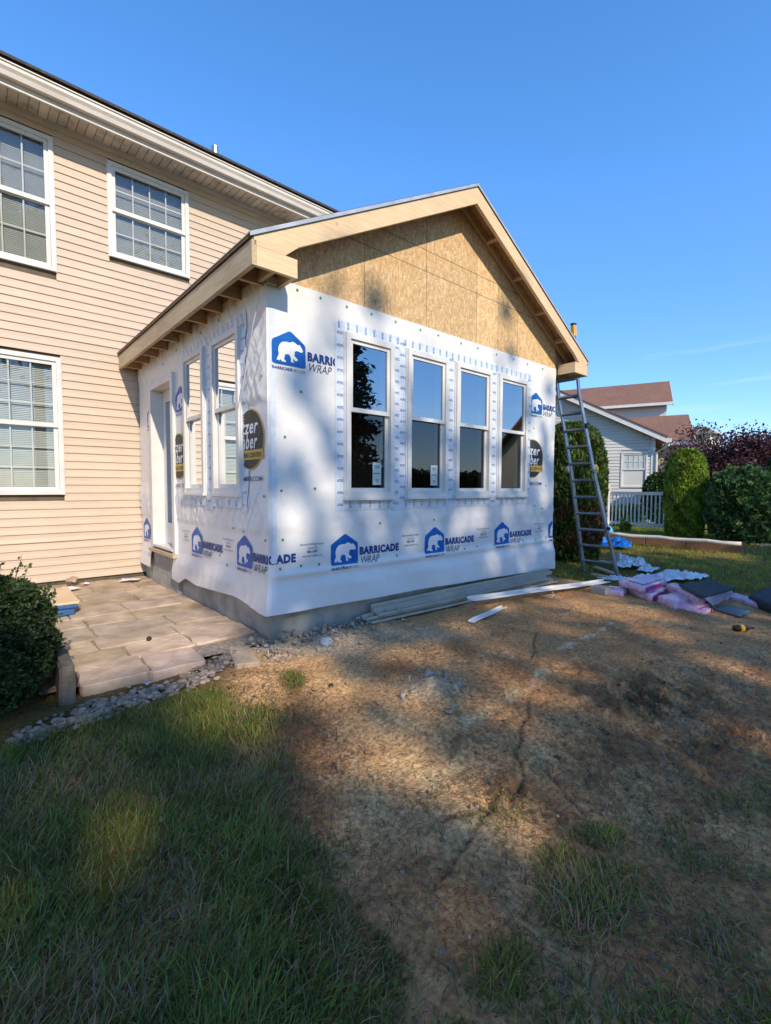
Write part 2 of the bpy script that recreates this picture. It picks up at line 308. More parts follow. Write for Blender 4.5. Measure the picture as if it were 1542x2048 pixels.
def npmesh(name, V, F, material, parent=None, origin=(0, 0, 0), colors=None, smooth=False):
    """V (n,3), F (m,4) or (m,3) arrays; fast mesh"""
    V = np.asarray(V, np.float32) - np.asarray(origin, np.float32); F = np.asarray(F, np.int32)
    me = bpy.data.meshes.new(name); k = F.shape[1]
    me.vertices.add(len(V)); me.vertices.foreach_set('co', V.ravel())
    me.loops.add(F.size); me.loops.foreach_set('vertex_index', F.ravel())
    me.polygons.add(len(F)); me.polygons.foreach_set('loop_start', np.arange(0, F.size, k, dtype=np.int32)); me.polygons.foreach_set('loop_total', np.full(len(F), k, np.int32))
    if smooth: me.polygons.foreach_set('use_smooth', np.ones(len(F), bool))
    me.update(calc_edges=True)
    if colors is not None:
        ca = me.color_attributes.new('Col', 'FLOAT_COLOR', 'POINT'); c4 = np.ones((len(V), 4), np.float32); c4[:, :3] = colors; ca.data.foreach_set('color', c4.ravel())
    me.materials.append(material)
    return link(name, me, origin, parent)
def gridmesh(name, P, material, parent=None, keep=None, colors=None, smooth=True, origin=(0, 0, 0)):
    """P (a,b,3) grid"""
    a, b = P.shape[:2]; idx = np.arange(a * b).reshape(a, b)
    F = np.stack([idx[:-1, :-1], idx[1:, :-1], idx[1:, 1:], idx[:-1, 1:]], -1)
    F = F[keep] if keep is not None else F.reshape(-1, 4)
    V = P.reshape(-1, 3); C_ = None if colors is None else colors.reshape(-1, 3)
    if keep is not None:
        used = np.unique(F); rm = -np.ones(len(V), int); rm[used] = np.arange(len(used)); V = V[used]; F = rm[F]
        if C_ is not None: C_ = C_[used]
    return npmesh(name, V, F, material, parent, origin, C_, smooth)
def blob(center, r, seed, sub=2, squash=1.0, rough=0.3):
    bm = bmesh.new(); bmesh.ops.create_icosphere(bm, subdivisions=sub, radius=1.0)
    rg = np.random.default_rng(seed); off = rg.random(3) * 50
    V = np.array([v.co[:] for v in bm.verts]); F = np.array([[v.index for v in f.verts] for f in bm.faces]); bm.free()
    k = 1 + rough * 2 * (fbm(V[:, 0] * 1.6 + off[0] + V[:, 2], V[:, 1] * 1.6 + off[1] - V[:, 2], 3) - 0.5)
    V = V * k[:, None] * r; V[:, 2] *= squash
    return V + np.array(center), F

# ================================================================== GROUND
def ground_z(x, y):
    z = 0.10 * sstep(8, 13, x) - 0.16 * np.exp(-(((x - 6.3) / 0.9) ** 2 + ((y + 0.45) / 0.9) ** 2))
    z = z - 0.07 * sstep(-0.35, -0.9, x + 0.35 * (y + 0.4)) * sstep(0.3, -0.5, y)
    return z
def blobs(px, py, lst):
    m = np.zeros_like(px)
    for (x, y, rx, ry, a) in lst: m = np.maximum(m, a * np.exp(-(((px - x) / rx) ** 2 + ((py - y) / ry) ** 2)))
    return m
def zones(x, y):
    """ground cover masks at world points (soil colour, green cover, straw cover)"""
    P = np.stack([x, y, np.zeros_like(x)], -1); px, py, dz = to_px(P)
    infront = (dz > 0.7)
    n1 = fbm(x * 2.2, y * 2.2, 4, 1); n2 = fbm(x * 7, y * 7, 3, 5); n3 = fbm(x * 0.9, y * 0.9, 3, 9)
    wob = (n1 - 0.5) * 150 + (n2 - 0.5) * 90
    ex = np.interp(py, [1330, 1420, 1500, 1560, 1640, 1720, 1850, 1950, 2048, 2600], [470, 545, 585, 580, 655, 665, 715, 735, 690, 620])
    green = sstep(95, -75, px + wob * 1.2 - ex) * (py > 1300)
    bl = [(585, 1362, 22, 16, 1), (1185, 1765, 115, 85, 1.05), (1130, 1690, 60, 32, .8), (1020, 1905, 90, 75, .95), (1195, 1650, 75, 26, .75), (1400, 1690, 120, 60, .45), (1450, 1600, 80, 30, .5),
          (1120, 1960, 150, 80, .65), (1440, 1850, 140, 120, .6), (1540, 1600, 70, 60, .5), (1300, 1980, 240, 80, .62), (770, 1985, 60, 70, .8), (1010, 1600, 70, 40, .4), (1300, 1760, 90, 60, .5),
          (1500, 2000, 150, 100, .7), (890, 2030, 160, 50, .5), (1350, 1640, 60, 30, .5)]
    green = np.maximum(green, np.clip(blobs(px, py, bl) * (0.8 + 1.1 * (n2 - 0.2)), 0, 1))
    green = np.maximum(green, 0.30 * sstep(1560, 1720, py) * sstep(900, 1150, px) * sstep(.35, .6, n2))
    far = sstep(4.6, 6.0, x + 0.35 * (n1 - 0.5) * 4 - 0.35 * np.maximum(-y - 1.0, -0.5))
    green = np.where(infront, np.maximum(green, far * (0.55 + 0.9 * n3)), 0.9)
    green = np.where(py > 2300, np.maximum(green, 0.55 + 0.3 * n1), green)
    dry = np.clip(blobs(px, py, [(600, 1470, 70, 90, 1), (690, 1850, 60, 110, 1), (620, 1560, 45, 70, .9), (1130, 1770, 60, 70, .8), (820, 1700, 120, 120, .6), (930, 1800, 130, 120, .6), (1280, 1560, 250, 130, .55),
                                 (1350, 1850, 220, 160, .8), (1000, 1450, 200, 120, .35), (560, 1600, 60, 80, .5), (1500, 1450, 120, 80, .5)]) * (0.4 + 1.2 * n2), 0, 1)
    dry = np.maximum(dry, 0.75 * sstep(.52, .66, fbm(x * 1.7 + 3, y * 1.7, 3, 27)) * (py > 1380) * (px < 760))
    dry = np.where(infront, np.maximum(dry, 0.25 * far), 0.3)
    return green, dry, n1, n2, n3, px, py, infront
xs = np.concatenate([-np.geomspace(400, 3.6, 46), np.arange(-3.5, 1.2, 0.018), np.arange(1.2, 3.2, 0.026), np.arange(3.2, 7.6, 0.04), np.geomspace(7.7, 500, 64)])
ys = np.concatenate([-np.geomspace(400, 4.6, 44), np.arange(-4.5, -0.3, 0.018), np.arange(-0.3, 1.5, 0.045), np.geomspace(1.6, 500, 62)])
GX, GY = np.meshgrid(xs, ys, indexing='ij'); gx, gy = GX.ravel(), GY.ravel()
green, dry, n1, n2, n3, gpx, gpy, gfr = zones(gx, gy)
def lerp(c, d, t): return c * (1 - t[:, None]) + np.array(d)[None] * t[:, None]
soil = np.tile(np.array([0.27, 0.185, 0.115]), (len(gx), 1))
soil = lerp(soil, (0.34, 0.255, 0.17), sstep(0.42, 0.66, n1))
soil = lerp(soil, (0.20, 0.115, 0.065), sstep(0.55, 0.75, fbm(gx * 3.1, gy * 3.1, 4, 21)) * 0.7)
soil = lerp(soil, (0.42, 0.345, 0.235), np.clip(blobs(gpx, gpy, [(870, 1520, 130, 60, .9), (760, 1600, 90, 80, .8), (1130, 1490, 130, 55, .9), (1250, 1560, 90, 40, .8), (800, 1450, 140, 70, .5), (960, 1620, 130, 50, .8), (1230, 1590, 120, 24, .7), (880, 1640, 120, 40, .7), (640, 1360, 120, 40, .5)]) * (0.3 + 1.3 * n2), 0, 1))
soil = lerp(soil, (0.35, 0.36, 0.355), np.clip(blobs(gpx, gpy, [(640, 1285, 110, 26, 1), (560, 1300, 70, 18, 1), (865, 1375, 60, 28, .8), (800, 1270, 120, 16, .6), (480, 1290, 60, 30, .8)]) * (0.2 + 1.5 * n2), 0, 1))
soil = lerp(soil, (0.20, 0.085, 0.04), np.clip(blobs(gpx, gpy, [(800, 1335, 50, 18, .8), (1125, 1790, 45, 50, .7), (700, 1850, 60, 80, .4), (1330, 1830, 60, 50, .4)]) * (0.2 + 1.4 * n2), 0, 1))
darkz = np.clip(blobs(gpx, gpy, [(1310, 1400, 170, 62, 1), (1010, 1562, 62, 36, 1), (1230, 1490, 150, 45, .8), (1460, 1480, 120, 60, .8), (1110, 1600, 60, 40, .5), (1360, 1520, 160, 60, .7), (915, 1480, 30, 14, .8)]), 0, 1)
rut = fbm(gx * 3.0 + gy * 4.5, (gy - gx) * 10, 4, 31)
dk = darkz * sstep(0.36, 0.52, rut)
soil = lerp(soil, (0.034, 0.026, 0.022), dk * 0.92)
def seg_dist(px, py, pts):
    d = np.full_like(px, 1e9)
    for (x0, y0), (x1, y1) in zip(pts[:-1], pts[1:]):
        L2 = (x1 - x0) ** 2 + (y1 - y0) ** 2; t = np.clip(((px - x0) * (x1 - x0) + (py - y0) * (y1 - y0)) / L2, 0, 1)
        d = np.minimum(d, np.hypot(px - x0 - t * (x1 - x0), py - y0 - t * (y1 - y0)))
    return d
def wpts(l): return [tuple(gz(*p)[:2]) for p in l]
cw = (n2 - 0.5) * 0.10
line_d = seg_dist(gx + cw, gy - cw, wpts([(1225, 1245), (1130, 1300)])); line_d2 = seg_dist(gx + cw, gy - cw, wpts([(1090, 1345), (985, 1415), (880, 1465)]))
soil = lerp(soil, (0.60, 0.55, 0.43), np.exp(-(line_d / 0.035) ** 2) * 0.75 * sstep(.35, .6, n2) + np.exp(-(line_d2 / 0.06) ** 2) * 0.6 * sstep(.3, .6, n2))
crk = np.full_like(gx, 1e9)
for l in ([(1072, 1262), (1066, 1285), (1072, 1300), (1062, 1322)], [(1058, 1395), (1056, 1430), (1040, 1450), (1042, 1475), (1030, 1500)], [(1035, 1500), (1050, 1540), (985, 1585), (940, 1640), (860, 1750)], [(990, 1590), (900, 1600), (850, 1640)], [(1085, 1520), (1120, 1555), (1170, 1600)]):
    crk = np.minimum(crk, seg_dist(gx + cw * .6, gy + cw * .6, wpts(l)))
soil = lerp(soil, (0.06, 0.042, 0.03), np.exp(-(crk / 0.009) ** 2) * 0.9)
soil = lerp(soil, (0.055, 0.055, 0.028), np.clip(green, 0, 1) * 0.9)
soil = lerp(soil, (0.20, 0.10, 0.050), np.clip(dry, 0, 1) * 0.8)
farg = sstep(14, 30, np.hypot(gx, gy))
soil = lerp(soil, (0.07, 0.10, 0.028), np.maximum(farg, sstep(11.5, 12.5, gx) * 0.9))
gzv = ground_z(gx, gy)
near = (np.abs(gx) < 8) & (np.abs(gy + 2) < 7)
gzv = gzv + near * ((fbm(gx * 1.4, gy * 1.4, 3, 41) - 0.5) * 0.05 + (fbm(gx * 9, gy * 9, 4, 51) - 0.5) * 0.022 + (fbm(gx * 30, gy * 30, 2, 61) - 0.5) * 0.008)
gzv = gzv + darkz * (np.abs(rut - 0.5) * -0.30 + 0.035 + (fbm(gx * 16, gy * 16, 3, 71) - 0.5) * 0.08)
gzv = gzv - 0.016 * np.exp(-(crk / 0.012) ** 2)
mc = gz(868, 1385); md = np.hypot(gx - mc[0], gy - mc[1])
gzv = gzv + np.exp(-(md / 0.17) ** 2) * (0.09 + 0.07 * (fbm(gx * 14, gy * 14, 4, 81) - 0.5))
inside = (gx > -1.6) & (gx < 0.02) & (gy > -0.02) & (gy < 4.2) | (gx > 0.0) & (gx < 4.8) & (gy > 0.02) & (gy < 4.3) | (gy > 4.22) & (gx < 6.4) & (gx > -12)
gzv = np.where(inside, -0.12, gzv)
def gh(x, y):   # sampled terrain height (bilinear on the grid)
    x = np.asarray(x, float); y = np.asarray(y, float)
    i = np.clip(np.searchsorted(xs, x) - 1, 0, len(xs) - 2); j = np.clip(np.searchsorted(ys, y) - 1, 0, len(ys) - 2)
    t = np.clip((x - xs[i]) / (xs[i + 1] - xs[i]), 0, 1); s = np.clip((y - ys[j]) / (ys[j + 1] - ys[j]), 0, 1); Z = gzv.reshape(len(xs), len(ys))
    return Z[i, j] * (1 - t) * (1 - s) + Z[i + 1, j] * t * (1 - s) + Z[i, j + 1] * (1 - t) * s + Z[i + 1, j + 1] * t * s
soil = np.minimum(soil * np.array([1.88, 1.52, 1.06]), np.array([.66, .48, .31]))
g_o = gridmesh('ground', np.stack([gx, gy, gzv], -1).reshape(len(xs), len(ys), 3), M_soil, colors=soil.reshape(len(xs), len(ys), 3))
tag(g_o, kind='structure')

# ------------------------------------------------------------------ grass
def blades(x, y, z, length, width, ang, lean, cols, seg=3):
    n = len(x); rows = []
    dx, dy = np.cos(ang), np.sin(ang)
    tw = ang + np.pi / 2 + RNG.normal(0, .5, n); sxv, syv = np.cos(tw), np.sin(tw)
    cur = np.stack([x, y, z], -1); vs = []
    for k in range(seg + 1):
        wd = width * (1 - (k / seg) ** 1.6) * 0.5 + 0.00025
        off = np.stack([sxv * wd, syv * wd, np.zeros(n)], -1)
        vs.append(cur - off); vs.append(cur + off)
        a = lean * (0.35 + 0.65 * (k + 1) / seg); st = length / seg
        cur = cur + np.stack([dx * np.sin(a) * st, dy * np.sin(a) * st, np.cos(a) * st], -1)
    V = np.stack(vs, 1); m = 2 * (seg + 1); base = (np.arange(n) * m)[:, None, None]
    F = np.array([[2 * k, 2 * k + 1, 2 * k + 3, 2 * k + 2] for k in range(seg)])[None] + base
    tipf = np.repeat(np.linspace(0.8, 1.15, seg + 1), 2)
    Cc = cols[:, None, :] * tipf[None, :, None]
    return V.reshape(-1, 3), F.reshape(-1, 4), Cc.reshape(-1, 3)
def scatter(n, x0, x1, y0, y1):
    return RNG.uniform(x0, x1, n), RNG.uniform(y0, y1, n)
def keep_out(x, y):
    return ((x > -1.62) & (x < 0.1) & (y > -0.12)) | ((x > -0.05) & (y > -0.05) & (x < 4.95)) | (y > 4.15)
def grass_object(name, label, parts, group=None):
    V = np.concatenate([p[0] for p in parts]); Fs = []; o = 0
    for p in parts: Fs.append(p[1] + o); o += len(p[0])
    ob = npmesh(name, V, np.concatenate(Fs), M_blade, None, (0, 0, 0), np.concatenate([p[2] for p in parts]))
    return tag(ob, label, 'grass', kind='stuff')
def grass_cols(n, dryf, n2_):
    g = np.stack([RNG.uniform(.07, .12, n), RNG.uniform(.085, .14, n), RNG.uniform(.010, .020, n)], -1)
    g *= (0.5 + 1.2 * n2_)[:, None] * RNG.uniform(.55, 1.7, n)[:, None]
    d = np.stack([RNG.uniform(.24, .40, n), RNG.uniform(.16, .26, n), RNG.uniform(.07, .13, n)], -1)
    isd = RNG.random(n) < dryf
    return np.where(isd[:, None], d, g)
parts = []
x, y = scatter(250000, -3.6, 1.6, -4.4, 0.2); gr, dr, a1, a2, a3, ppx, ppy, _ = zones(x, y)
gdist = np.hypot(x - CAM[0], y - CAM[1])
gravel_line = np.interp(ppx, [0, 150, 300, 430, 520], [1478, 1432, 1392, 1368, 1352])
ok = (RNG.random(len(x)) < gr * 0.95) & ~keep_out(x, y) & ~((ppx < 540) & (ppy < gravel_line)) & (gdist > 0.5)
x, y, dr, a1, a2, gr = x[ok], y[ok], dr[ok], a1[ok], a2[ok], gr[ok]; n = len(x)
flow = 0.55 + 2.6 * (fbm(x * 1.3, y * 1.3, 2, 91) - 0.5) + RNG.normal(0, .85, n)
tall = np.clip(gr, 0.25, 1) * (0.55 + 0.9 * a1)
parts.append(blades(x, y, gh(x, y) - 0.004, tall * RNG.uniform(.045, .11, n), RNG.uniform(.0028, .0062, n), flow, RNG.uniform(.75, 1.85, n), grass_cols(n, 0.12 + 0.5 * dr, a2)))
x, y = scatter(60000, 1.6, 6.0, -5.2, 0); gr, dr, a1, a2, a3, *_ = zones(x, y); ok = (RNG.random(len(x)) < gr) & ~keep_out(x, y); x, y, dr, a1, a2 = x[ok], y[ok], dr[ok], a1[ok], a2[ok]; n = len(x)
parts.append(blades(x, y, gh(x, y) - 0.004, RNG.uniform(.04, .09, n), RNG.uniform(.003, .006, n), RNG.uniform(0, 6.28, n), RNG.uniform(.3, 1.3, n), grass_cols(n, 0.15 + 0.5 * dr, a2), 2))
x, y = scatter(90000, 4.6, 14.5, -6.5, 4.2); gr, dr, a1, a2, a3, *_ = zones(x, y); ok = (RNG.random(len(x)) < gr); x, y, dr, a1, a2 = x[ok], y[ok], dr[ok], a1[ok], a2[ok]; n = len(x)
parts.append(blades(x, y, gh(x, y) - 0.005, RNG.uniform(.045, .09, n), RNG.uniform(.006, .012, n), RNG.uniform(0, 6.28, n), RNG.uniform(.3, 1.2, n), grass_cols(n, 0.05 + 0.2 * dr, a2) * np.array([1.7, 2.0, 1.2]), 1))
grass_object('lawn_grass', 'long green lawn grass flopped over around the bare dirt', parts)
# dead grass and straw lying flat on the soil
x, y = scatter(190000, -1.6, 4.8, -4.2, -0.2); gr, dr, a1, a2, a3, ppx, ppy, _ = zones(x, y)
ok = (RNG.random(len(x)) < np.clip(0.10 + 0.35 * sstep(.42, .62, a1) + 0.9 * dr, 0, 1)) & ~keep_out(x, y); x, y, dr, a2 = x[ok], y[ok], dr[ok], a2[ok]; n = len(x)
cs = np.stack([RNG.uniform(.20, .50, n), RNG.uniform(.11, .31, n), RNG.uniform(.05, .16, n)], -1) * RNG.choice([.3, .8, 1.2], n)[:, None]
V, F, Cc = blades(x, y, gh(x, y) + 0.005, RNG.uniform(.015, .07, n), RNG.uniform(.0014, .0032, n), RNG.uniform(0, 6.28, n), RNG.uniform(1.75, 2.05, n), cs, 2)
tag(npmesh('dead_grass', V, F, M_blade, None, (0, 0, 0), Cc), 'brown dead grass strands matted on the bare dirt', 'dead grass', kind='stuff')
# low broad-leaved weeds and clover between the blades
x, y = scatter(9000, -3.2, 1.4, -4.2, -0.4); gr, dr, a1, a2, a3, ppx, ppy, _ = zones(x, y); ok = (RNG.random(len(x)) < np.clip(gr, .04, 1) * sstep(.48, .62, fbm(x * 2.4 + 7, y * 2.4, 2, 33))) & ~keep_out(x, y) & ~((ppx < 540) & (ppy < 1480)); x, y = x[ok], y[ok]; n = len(x)
_d = RNG.normal(0, 1, (n, 3)) * [1, 1, .25]; _d /= np.linalg.norm(_d, axis=1)[:, None]; _s = np.stack([-_d[:, 1], _d[:, 0], RNG.normal(0, .3, n)], -1); _z = RNG.uniform(.006, .016, n)[:, None]; _c = np.stack([x, y, gh(x, y) + RNG.uniform(.02, .06, n)], -1)
V = np.stack([_c - _d * _z, _c - _d * _z * .2 + _s * _z * .6, _c + _d * _z, _c - _d * _z * .2 - _s * _z * .6], 1).reshape(-1, 3)
tag(npmesh('lawn_weeds', V, np.arange(n * 4).reshape(n, 4), M_blade, None, (0, 0, 0), np.repeat(np.stack([RNG.uniform(.06, .11, n), RNG.uniform(.09, .15, n), RNG.uniform(.02, .04, n)], -1), 4, 0)), 'low broad leaved weeds scattered through the lawn grass', 'weeds', kind='stuff')
# crumbs of soil and stone
def crumbs(n, xf, size, colf, seed):
    Vs = []; Fs = []; Cs = []; o = 0; rg = np.random.default_rng(seed)
    protos = [blob((0, 0, 0), 1.0, s, 1, 0.7, 0.5) for s in range(6)]
    xx, yy = xf(n, rg)
    for i in range(len(xx)):
        V, F = protos[i % 6]; s = size(rg); a = rg.random() * 6.28; ca, sa = math.cos(a), math.sin(a)
        W = V * s; W = np.stack([W[:, 0] * ca - W[:, 1] * sa, W[:, 0] * sa + W[:, 1] * ca, W[:, 2]], -1)
        Vs.append(W + [xx[i], yy[i], 0]); Fs.append(F + o); o += len(V); Cs.append(np.tile(colf(rg), (len(V), 1)))
    V = np.concatenate(Vs); zz = np.repeat(gh(xx, yy), 42)[:len(V)]
    V[:, 2] += zz; return V, np.concatenate(Fs), np.concatenate(Cs)
def dirt_xy(n, rg):
    x = rg.uniform(-1.2, 4.5, n * 3); y = rg.uniform(-3.9, -0.1, n * 3); gr, dr, a1, *_ = zones(x, y); dkz = 0.25 + 0.75 * sstep(.45, .7, a1)
    ok = (rg.random(len(x)) < (1 - np.clip(gr * 1.5, 0, 1)) * dkz) & ~keep_out(x, y); return x[ok][:n], y[ok][:n]
V, F, Cc = crumbs(2600, dirt_xy, lambda r: 0.003 + 0.011 * r.random() ** 4, lambda r: np.array([0.30, 0.22, 0.15]) * r.uniform(.35, 1.3), 5)
tag(npmesh('soil_crumbs', V, F, M_clod, None, (0, 0, 0), Cc, True), 'loose crumbs of soil and pebbles on the bare dirt', 'soil crumbs', kind='stuff')
def clod_xy(n, rg):
    px = rg.normal(1310, 130, n); py = rg.normal(1440, 70, n)
    P = np.array([gz(a, b)[:2] for a, b in zip(px, py) if b > 1200]); return P[:, 0], P[:, 1]
V, F, Cc = crumbs(240, clod_xy, lambda r: 0.004 + 0.016 * r.random() ** 3, lambda r: np.array([0.24, 0.165, 0.11]) * r.uniform(.4, 1.5), 15)
tag(npmesh('turned_clods', V, F, M_clod, None, (0, 0, 0), Cc, True), 'dark clods of freshly turned soil on the bare dirt', 'soil clods', kind='stuff')
def spoil_xy(n, rg):
    t = rg.uniform(0, 1, n); x = np.where(t < .7, rg.uniform(-.25, 1.5, n), mc[0] + rg.normal(0, .12, n)); y = np.where(t < .7, -0.03 - rg.exponential(.12, n), mc[1] + rg.normal(0, .1, n)); return x, y
V, F, Cc = crumbs(900, spoil_xy, lambda r: 0.006 + 0.03 * r.random() ** 5, lambda r: np.array([0.42, 0.37, 0.31]) * r.uniform(.5, 1.2), 6)
tag(npmesh('mortar_rubble', V, F, M_clod, None, (0, 0, 0), Cc, True), 'grey crumbled mortar along the foot of the new foundation', 'rubble', kind='stuff')
for (px, py, r, c, lb) in ((652, 1290, .055, (.46, .47, .47), 'pale lump of hardened mortar near the foundation corner'), (662, 1371, .016, (.05, .04, .03), 'small dark clod alone on the pale dirt')):
    p = gz(px, py); V, F = blob((p[0], p[1], gh(p[0], p[1]) + r * .35), r, px, 3, .7, .5)
    tag(npmesh('mortar_lump' if r > .03 else 'dirt_clod', V, F, M_clod, None, tuple(p), np.tile(np.array(c), (len(V), 1)), True), lb, 'lump')

# ================================================================== HOUSE
YH = 4.2
def TH(u, n, z): return (u, YH - n, z)          # house wall: u along x, n outwards
def TF(u, n, z): return (u, -n, z)              # addition front wall
def TL(u, n, z): return (-n, u, z)              # addition left wall (u = y)
house = thing('house', 'two storey house clad in beige vinyl siding with white gutter', 'house', (-3, YH, 0))
HX0, HX1 = -9.0, 6.4
HW = [(-2.16, -1.006, 1.30, 3.20, 3), (-2.16, -1.02, 4.38, 6.17, 2), (-0.36, 0.785, 4.81, 6.17, 4)]
hwall = thing('wall', None, None, (-3, YH, 0)); hwall.parent = house; hwall.location = (0, 0, 0)
mb = MB()
def holed(mb, T, u0, u1, z0, z1, holes, n):
    us = sorted(set([u0, u1] + [a for h in holes for a in h[:2] if u0 < a < u1])); zs = sorted(set([z0, z1] + [a for h in holes for a in h[2:4] if z0 < a < z1]))
    for a, b in zip(us[:-1], us[1:]):
        for c, d in zip(zs[:-1], zs[1:]):
            mu_, mz = (a + b) / 2, (c + d) / 2
            if any(h[0] < mu_ < h[1] and h[2] < mz < h[3] for h in holes): continue
            mb.quad(T(a, n, c), T(b, n, c), T(b, n, d), T(a, n, d))
holed(mb, TH, HX0, HX1, -0.1, 6.4, [(a + .05, b - .05, c + .05, d - .05) for a, b, c, d, _ in HW], -0.02)
mb.box(HX0, HX0 + .1, -6, -0.03, -0.1, 6.4, TH); mb.box(HX1 - .1, HX1, -6, -0.03, -0.1, 6.4, TH); mb.box(HX0, HX1, -6.1, -6, -0.1, 6.4, TH)
mb.build('wall_sheathing', M_inner, hwall)
EX = 0.1135; z = 0.075; k = 0
while z < 6.36:
    z1 = min(z + EX, 6.37); segs = [(HX0, HX1)]
    for (a, b, c, d, _) in HW:
        if z1 > c - .01 and z < d + .01:
            ns = []
            for (s0, s1) in segs:
                if s1 <= a or s0 >= b: ns.append((s0, s1)); continue
                if s0 < a: ns.append((s0, a - 0.002))
                if s1 > b: ns.append((b + 0.002, s1))
            segs = ns
    for (s0, s1) in segs:
        lp = [s0, s1]
        if s1 - s0 > 3.5 and s0 < -1 < s1:      # lap joints where two lengths overlap
            j = -0.75 + 2.4 * ((k * 0.37) % 1.0) - 0.6; lp = [s0, j, s1] if s0 + .3 < j < s1 - .3 else [s0, s1]
        for i in range(len(lp) - 1):
            a, b = lp[i], lp[i + 1]; b += 0.02 if i < len(lp) - 2 else 0
            m = MB(); nseg = max(2, int((b - a) / 0.35)); rg = random.Random(k * 7 + i)
            ph = rg.random() * 6; loose = 0.010 if k in (3, 5) else (0.007 if k == 31 and i == 1 else 0.0012)
            if k < 8: loose = max(loose, 0.003)
            us = np.linspace(a, b, nseg + 1); rows = []
            up = 0.0015 * i
            for u in us:
                lo = loose * (0.5 + 0.5 * math.sin(u * 1.7 + ph)); dzs = (-0.006 if k in (3, 5) else 0.001) * math.sin(u * 0.9 + ph)
                rows.append([(u, 0.001 + up, z1 + 0.002), (u, 0.005 + up, z + EX * 0.52 + dzs), (u, 0.0075 + up, z + EX * 0.44 + dzs), (u, 0.014 + lo + up, z + 0.006 + dzs), (u, 0.0135 + lo + up, z + dzs + 0.001), (u, 0.001, z + dzs + 0.003)])
            vs = [TH(*p) for r in rows for p in r]; fs = []
            for r in range(nseg):
                for c in range(5): fs.append((r * 6 + c, r * 6 + c + 1, (r + 1) * 6 + c + 1, (r + 1) * 6 + c))
            m.add(vs, fs); m.build('siding_board', M_side, hwall, fix=False)
    z += EX; k += 1

def window(parent, T, u0, u1, z0, z1, proud, depth, glass, frame_mat, casing=0.055, sash=0.045, muntins=None, blind=False, split=0.5, sillnose=False, name='window', lower_glass=None):
    m = MB(); c = casing
    m.box(u0, u0 + c, -depth, proud, z0, z1, T); m.box(u1 - c, u1, -depth, proud, z0, z1, T)
    m.box(u0 + c, u1 - c, -depth, proud - .002, z1 - c, z1 - .001, T); m.box(u0 + c, u1 - c, -depth, proud - .002, z0 + .001, z0 + c, T)
    # outer nosing rib
    m.box(u0 - .012, u0 + .014, 0.0, proud * .6, z0 - .006, z1 + .012, T); m.box(u1 - .014, u1 + .012, 0.0, proud * .6, z0 - .006, z1 + .012, T)
    m.box(u0 + .014, u1 - .014, 0.0, proud * .6, z1 - .01, z1 + .012, T)
    if sillnose: m.box(u0 - .02, u1 + .02, 0.0, proud + .02, z0 - .028, z0 + .004, T)
    w_ = m.build(name, frame_mat, parent)
    zm = z0 + (z1 - z0) * split; a, b = u0 + c, u1 - c
    for (s0, s1, off, nm) in ((zm - .01, z1 - c, proud - .022, 'upper'), (z0 + c, zm + .03, proud - .052, 'lower')):
        s = MB(); t = 0.028; e = sash
        s.box(a + .001, a + e, off - t, off, s0, s1, T); s.box(b - e, b - .001, off - t, off, s0, s1, T)
        s.box(a + e, b - e, off - t, off - .001, s1 - e, s1 - .001, T); s.box(a + e, b - e, off - t, off - .001, s0 + .001, s0 + e * 1.15, T)
        s.build('sash', frame_mat, w_)
        g = MB(); g.quad(T(a + e, off - t / 2, s0 + e), T(b - e, off - t / 2, s0 + e), T(b - e, off - t / 2, s1 - e), T(a + e, off - t / 2, s1 - e)); g.build('pane', (lower_glass or glass) if nm == 'lower' else glass, w_, fix=False)
        if muntins:
            nc, nr = muntins
            for i in range(1, nc):
                uu = a + e + (b - a - 2 * e) * i / nc; mm = MB(); mm.box(uu - .009, uu + .009, off - t / 2 - .010, off - t / 2 - .003, s0 + e, s1 - e, T); mm.build('muntin', frame_mat, w_)
            for i in range(1, nr):
                zz = s0 + e + (s1 - s0 - 2 * e) * i / nr; mm = MB(); mm.box(a + e, b - e, off - t / 2 - .012, off - t / 2 - .004, zz - .009, zz + .009, T); mm.build('muntin', frame_mat, w_)
    if blind:
        s = MB(); zz = z0 + c + .02
        while zz < z1 - c:
            s.box(a, b, -depth * .8 - .02, -depth * .8 + .004, zz, zz + .0035, T) if False else s.add([T(a, -depth * .8 - .012, zz + .024), T(b, -depth * .8 - .012, zz + .024), T(b, -depth * .8 + .006, zz), T(a, -depth * .8 + .006, zz)], [(0, 1, 2, 3)])
            zz += .024
        s.build('blind', M_blind if blind is True else blind, w_, fix=False)
        bk = MB(); bk.quad(T(a, -depth - .03, z0), T(b, -depth - .03, z0), T(b, -depth - .03, z1), T(a, -depth - .03, z1)); bk.build('blind_backing', M_blind if blind is True else blind, w_, fix=False)
    return w_
for (a, b, c, d, rows) in HW:
    window(house, TH, a, b, c, d, 0.035, 0.09, M_hglass, M_white, casing=0.05, sash=0.05, muntins=(4, rows if rows != 4 else 2), blind=True)
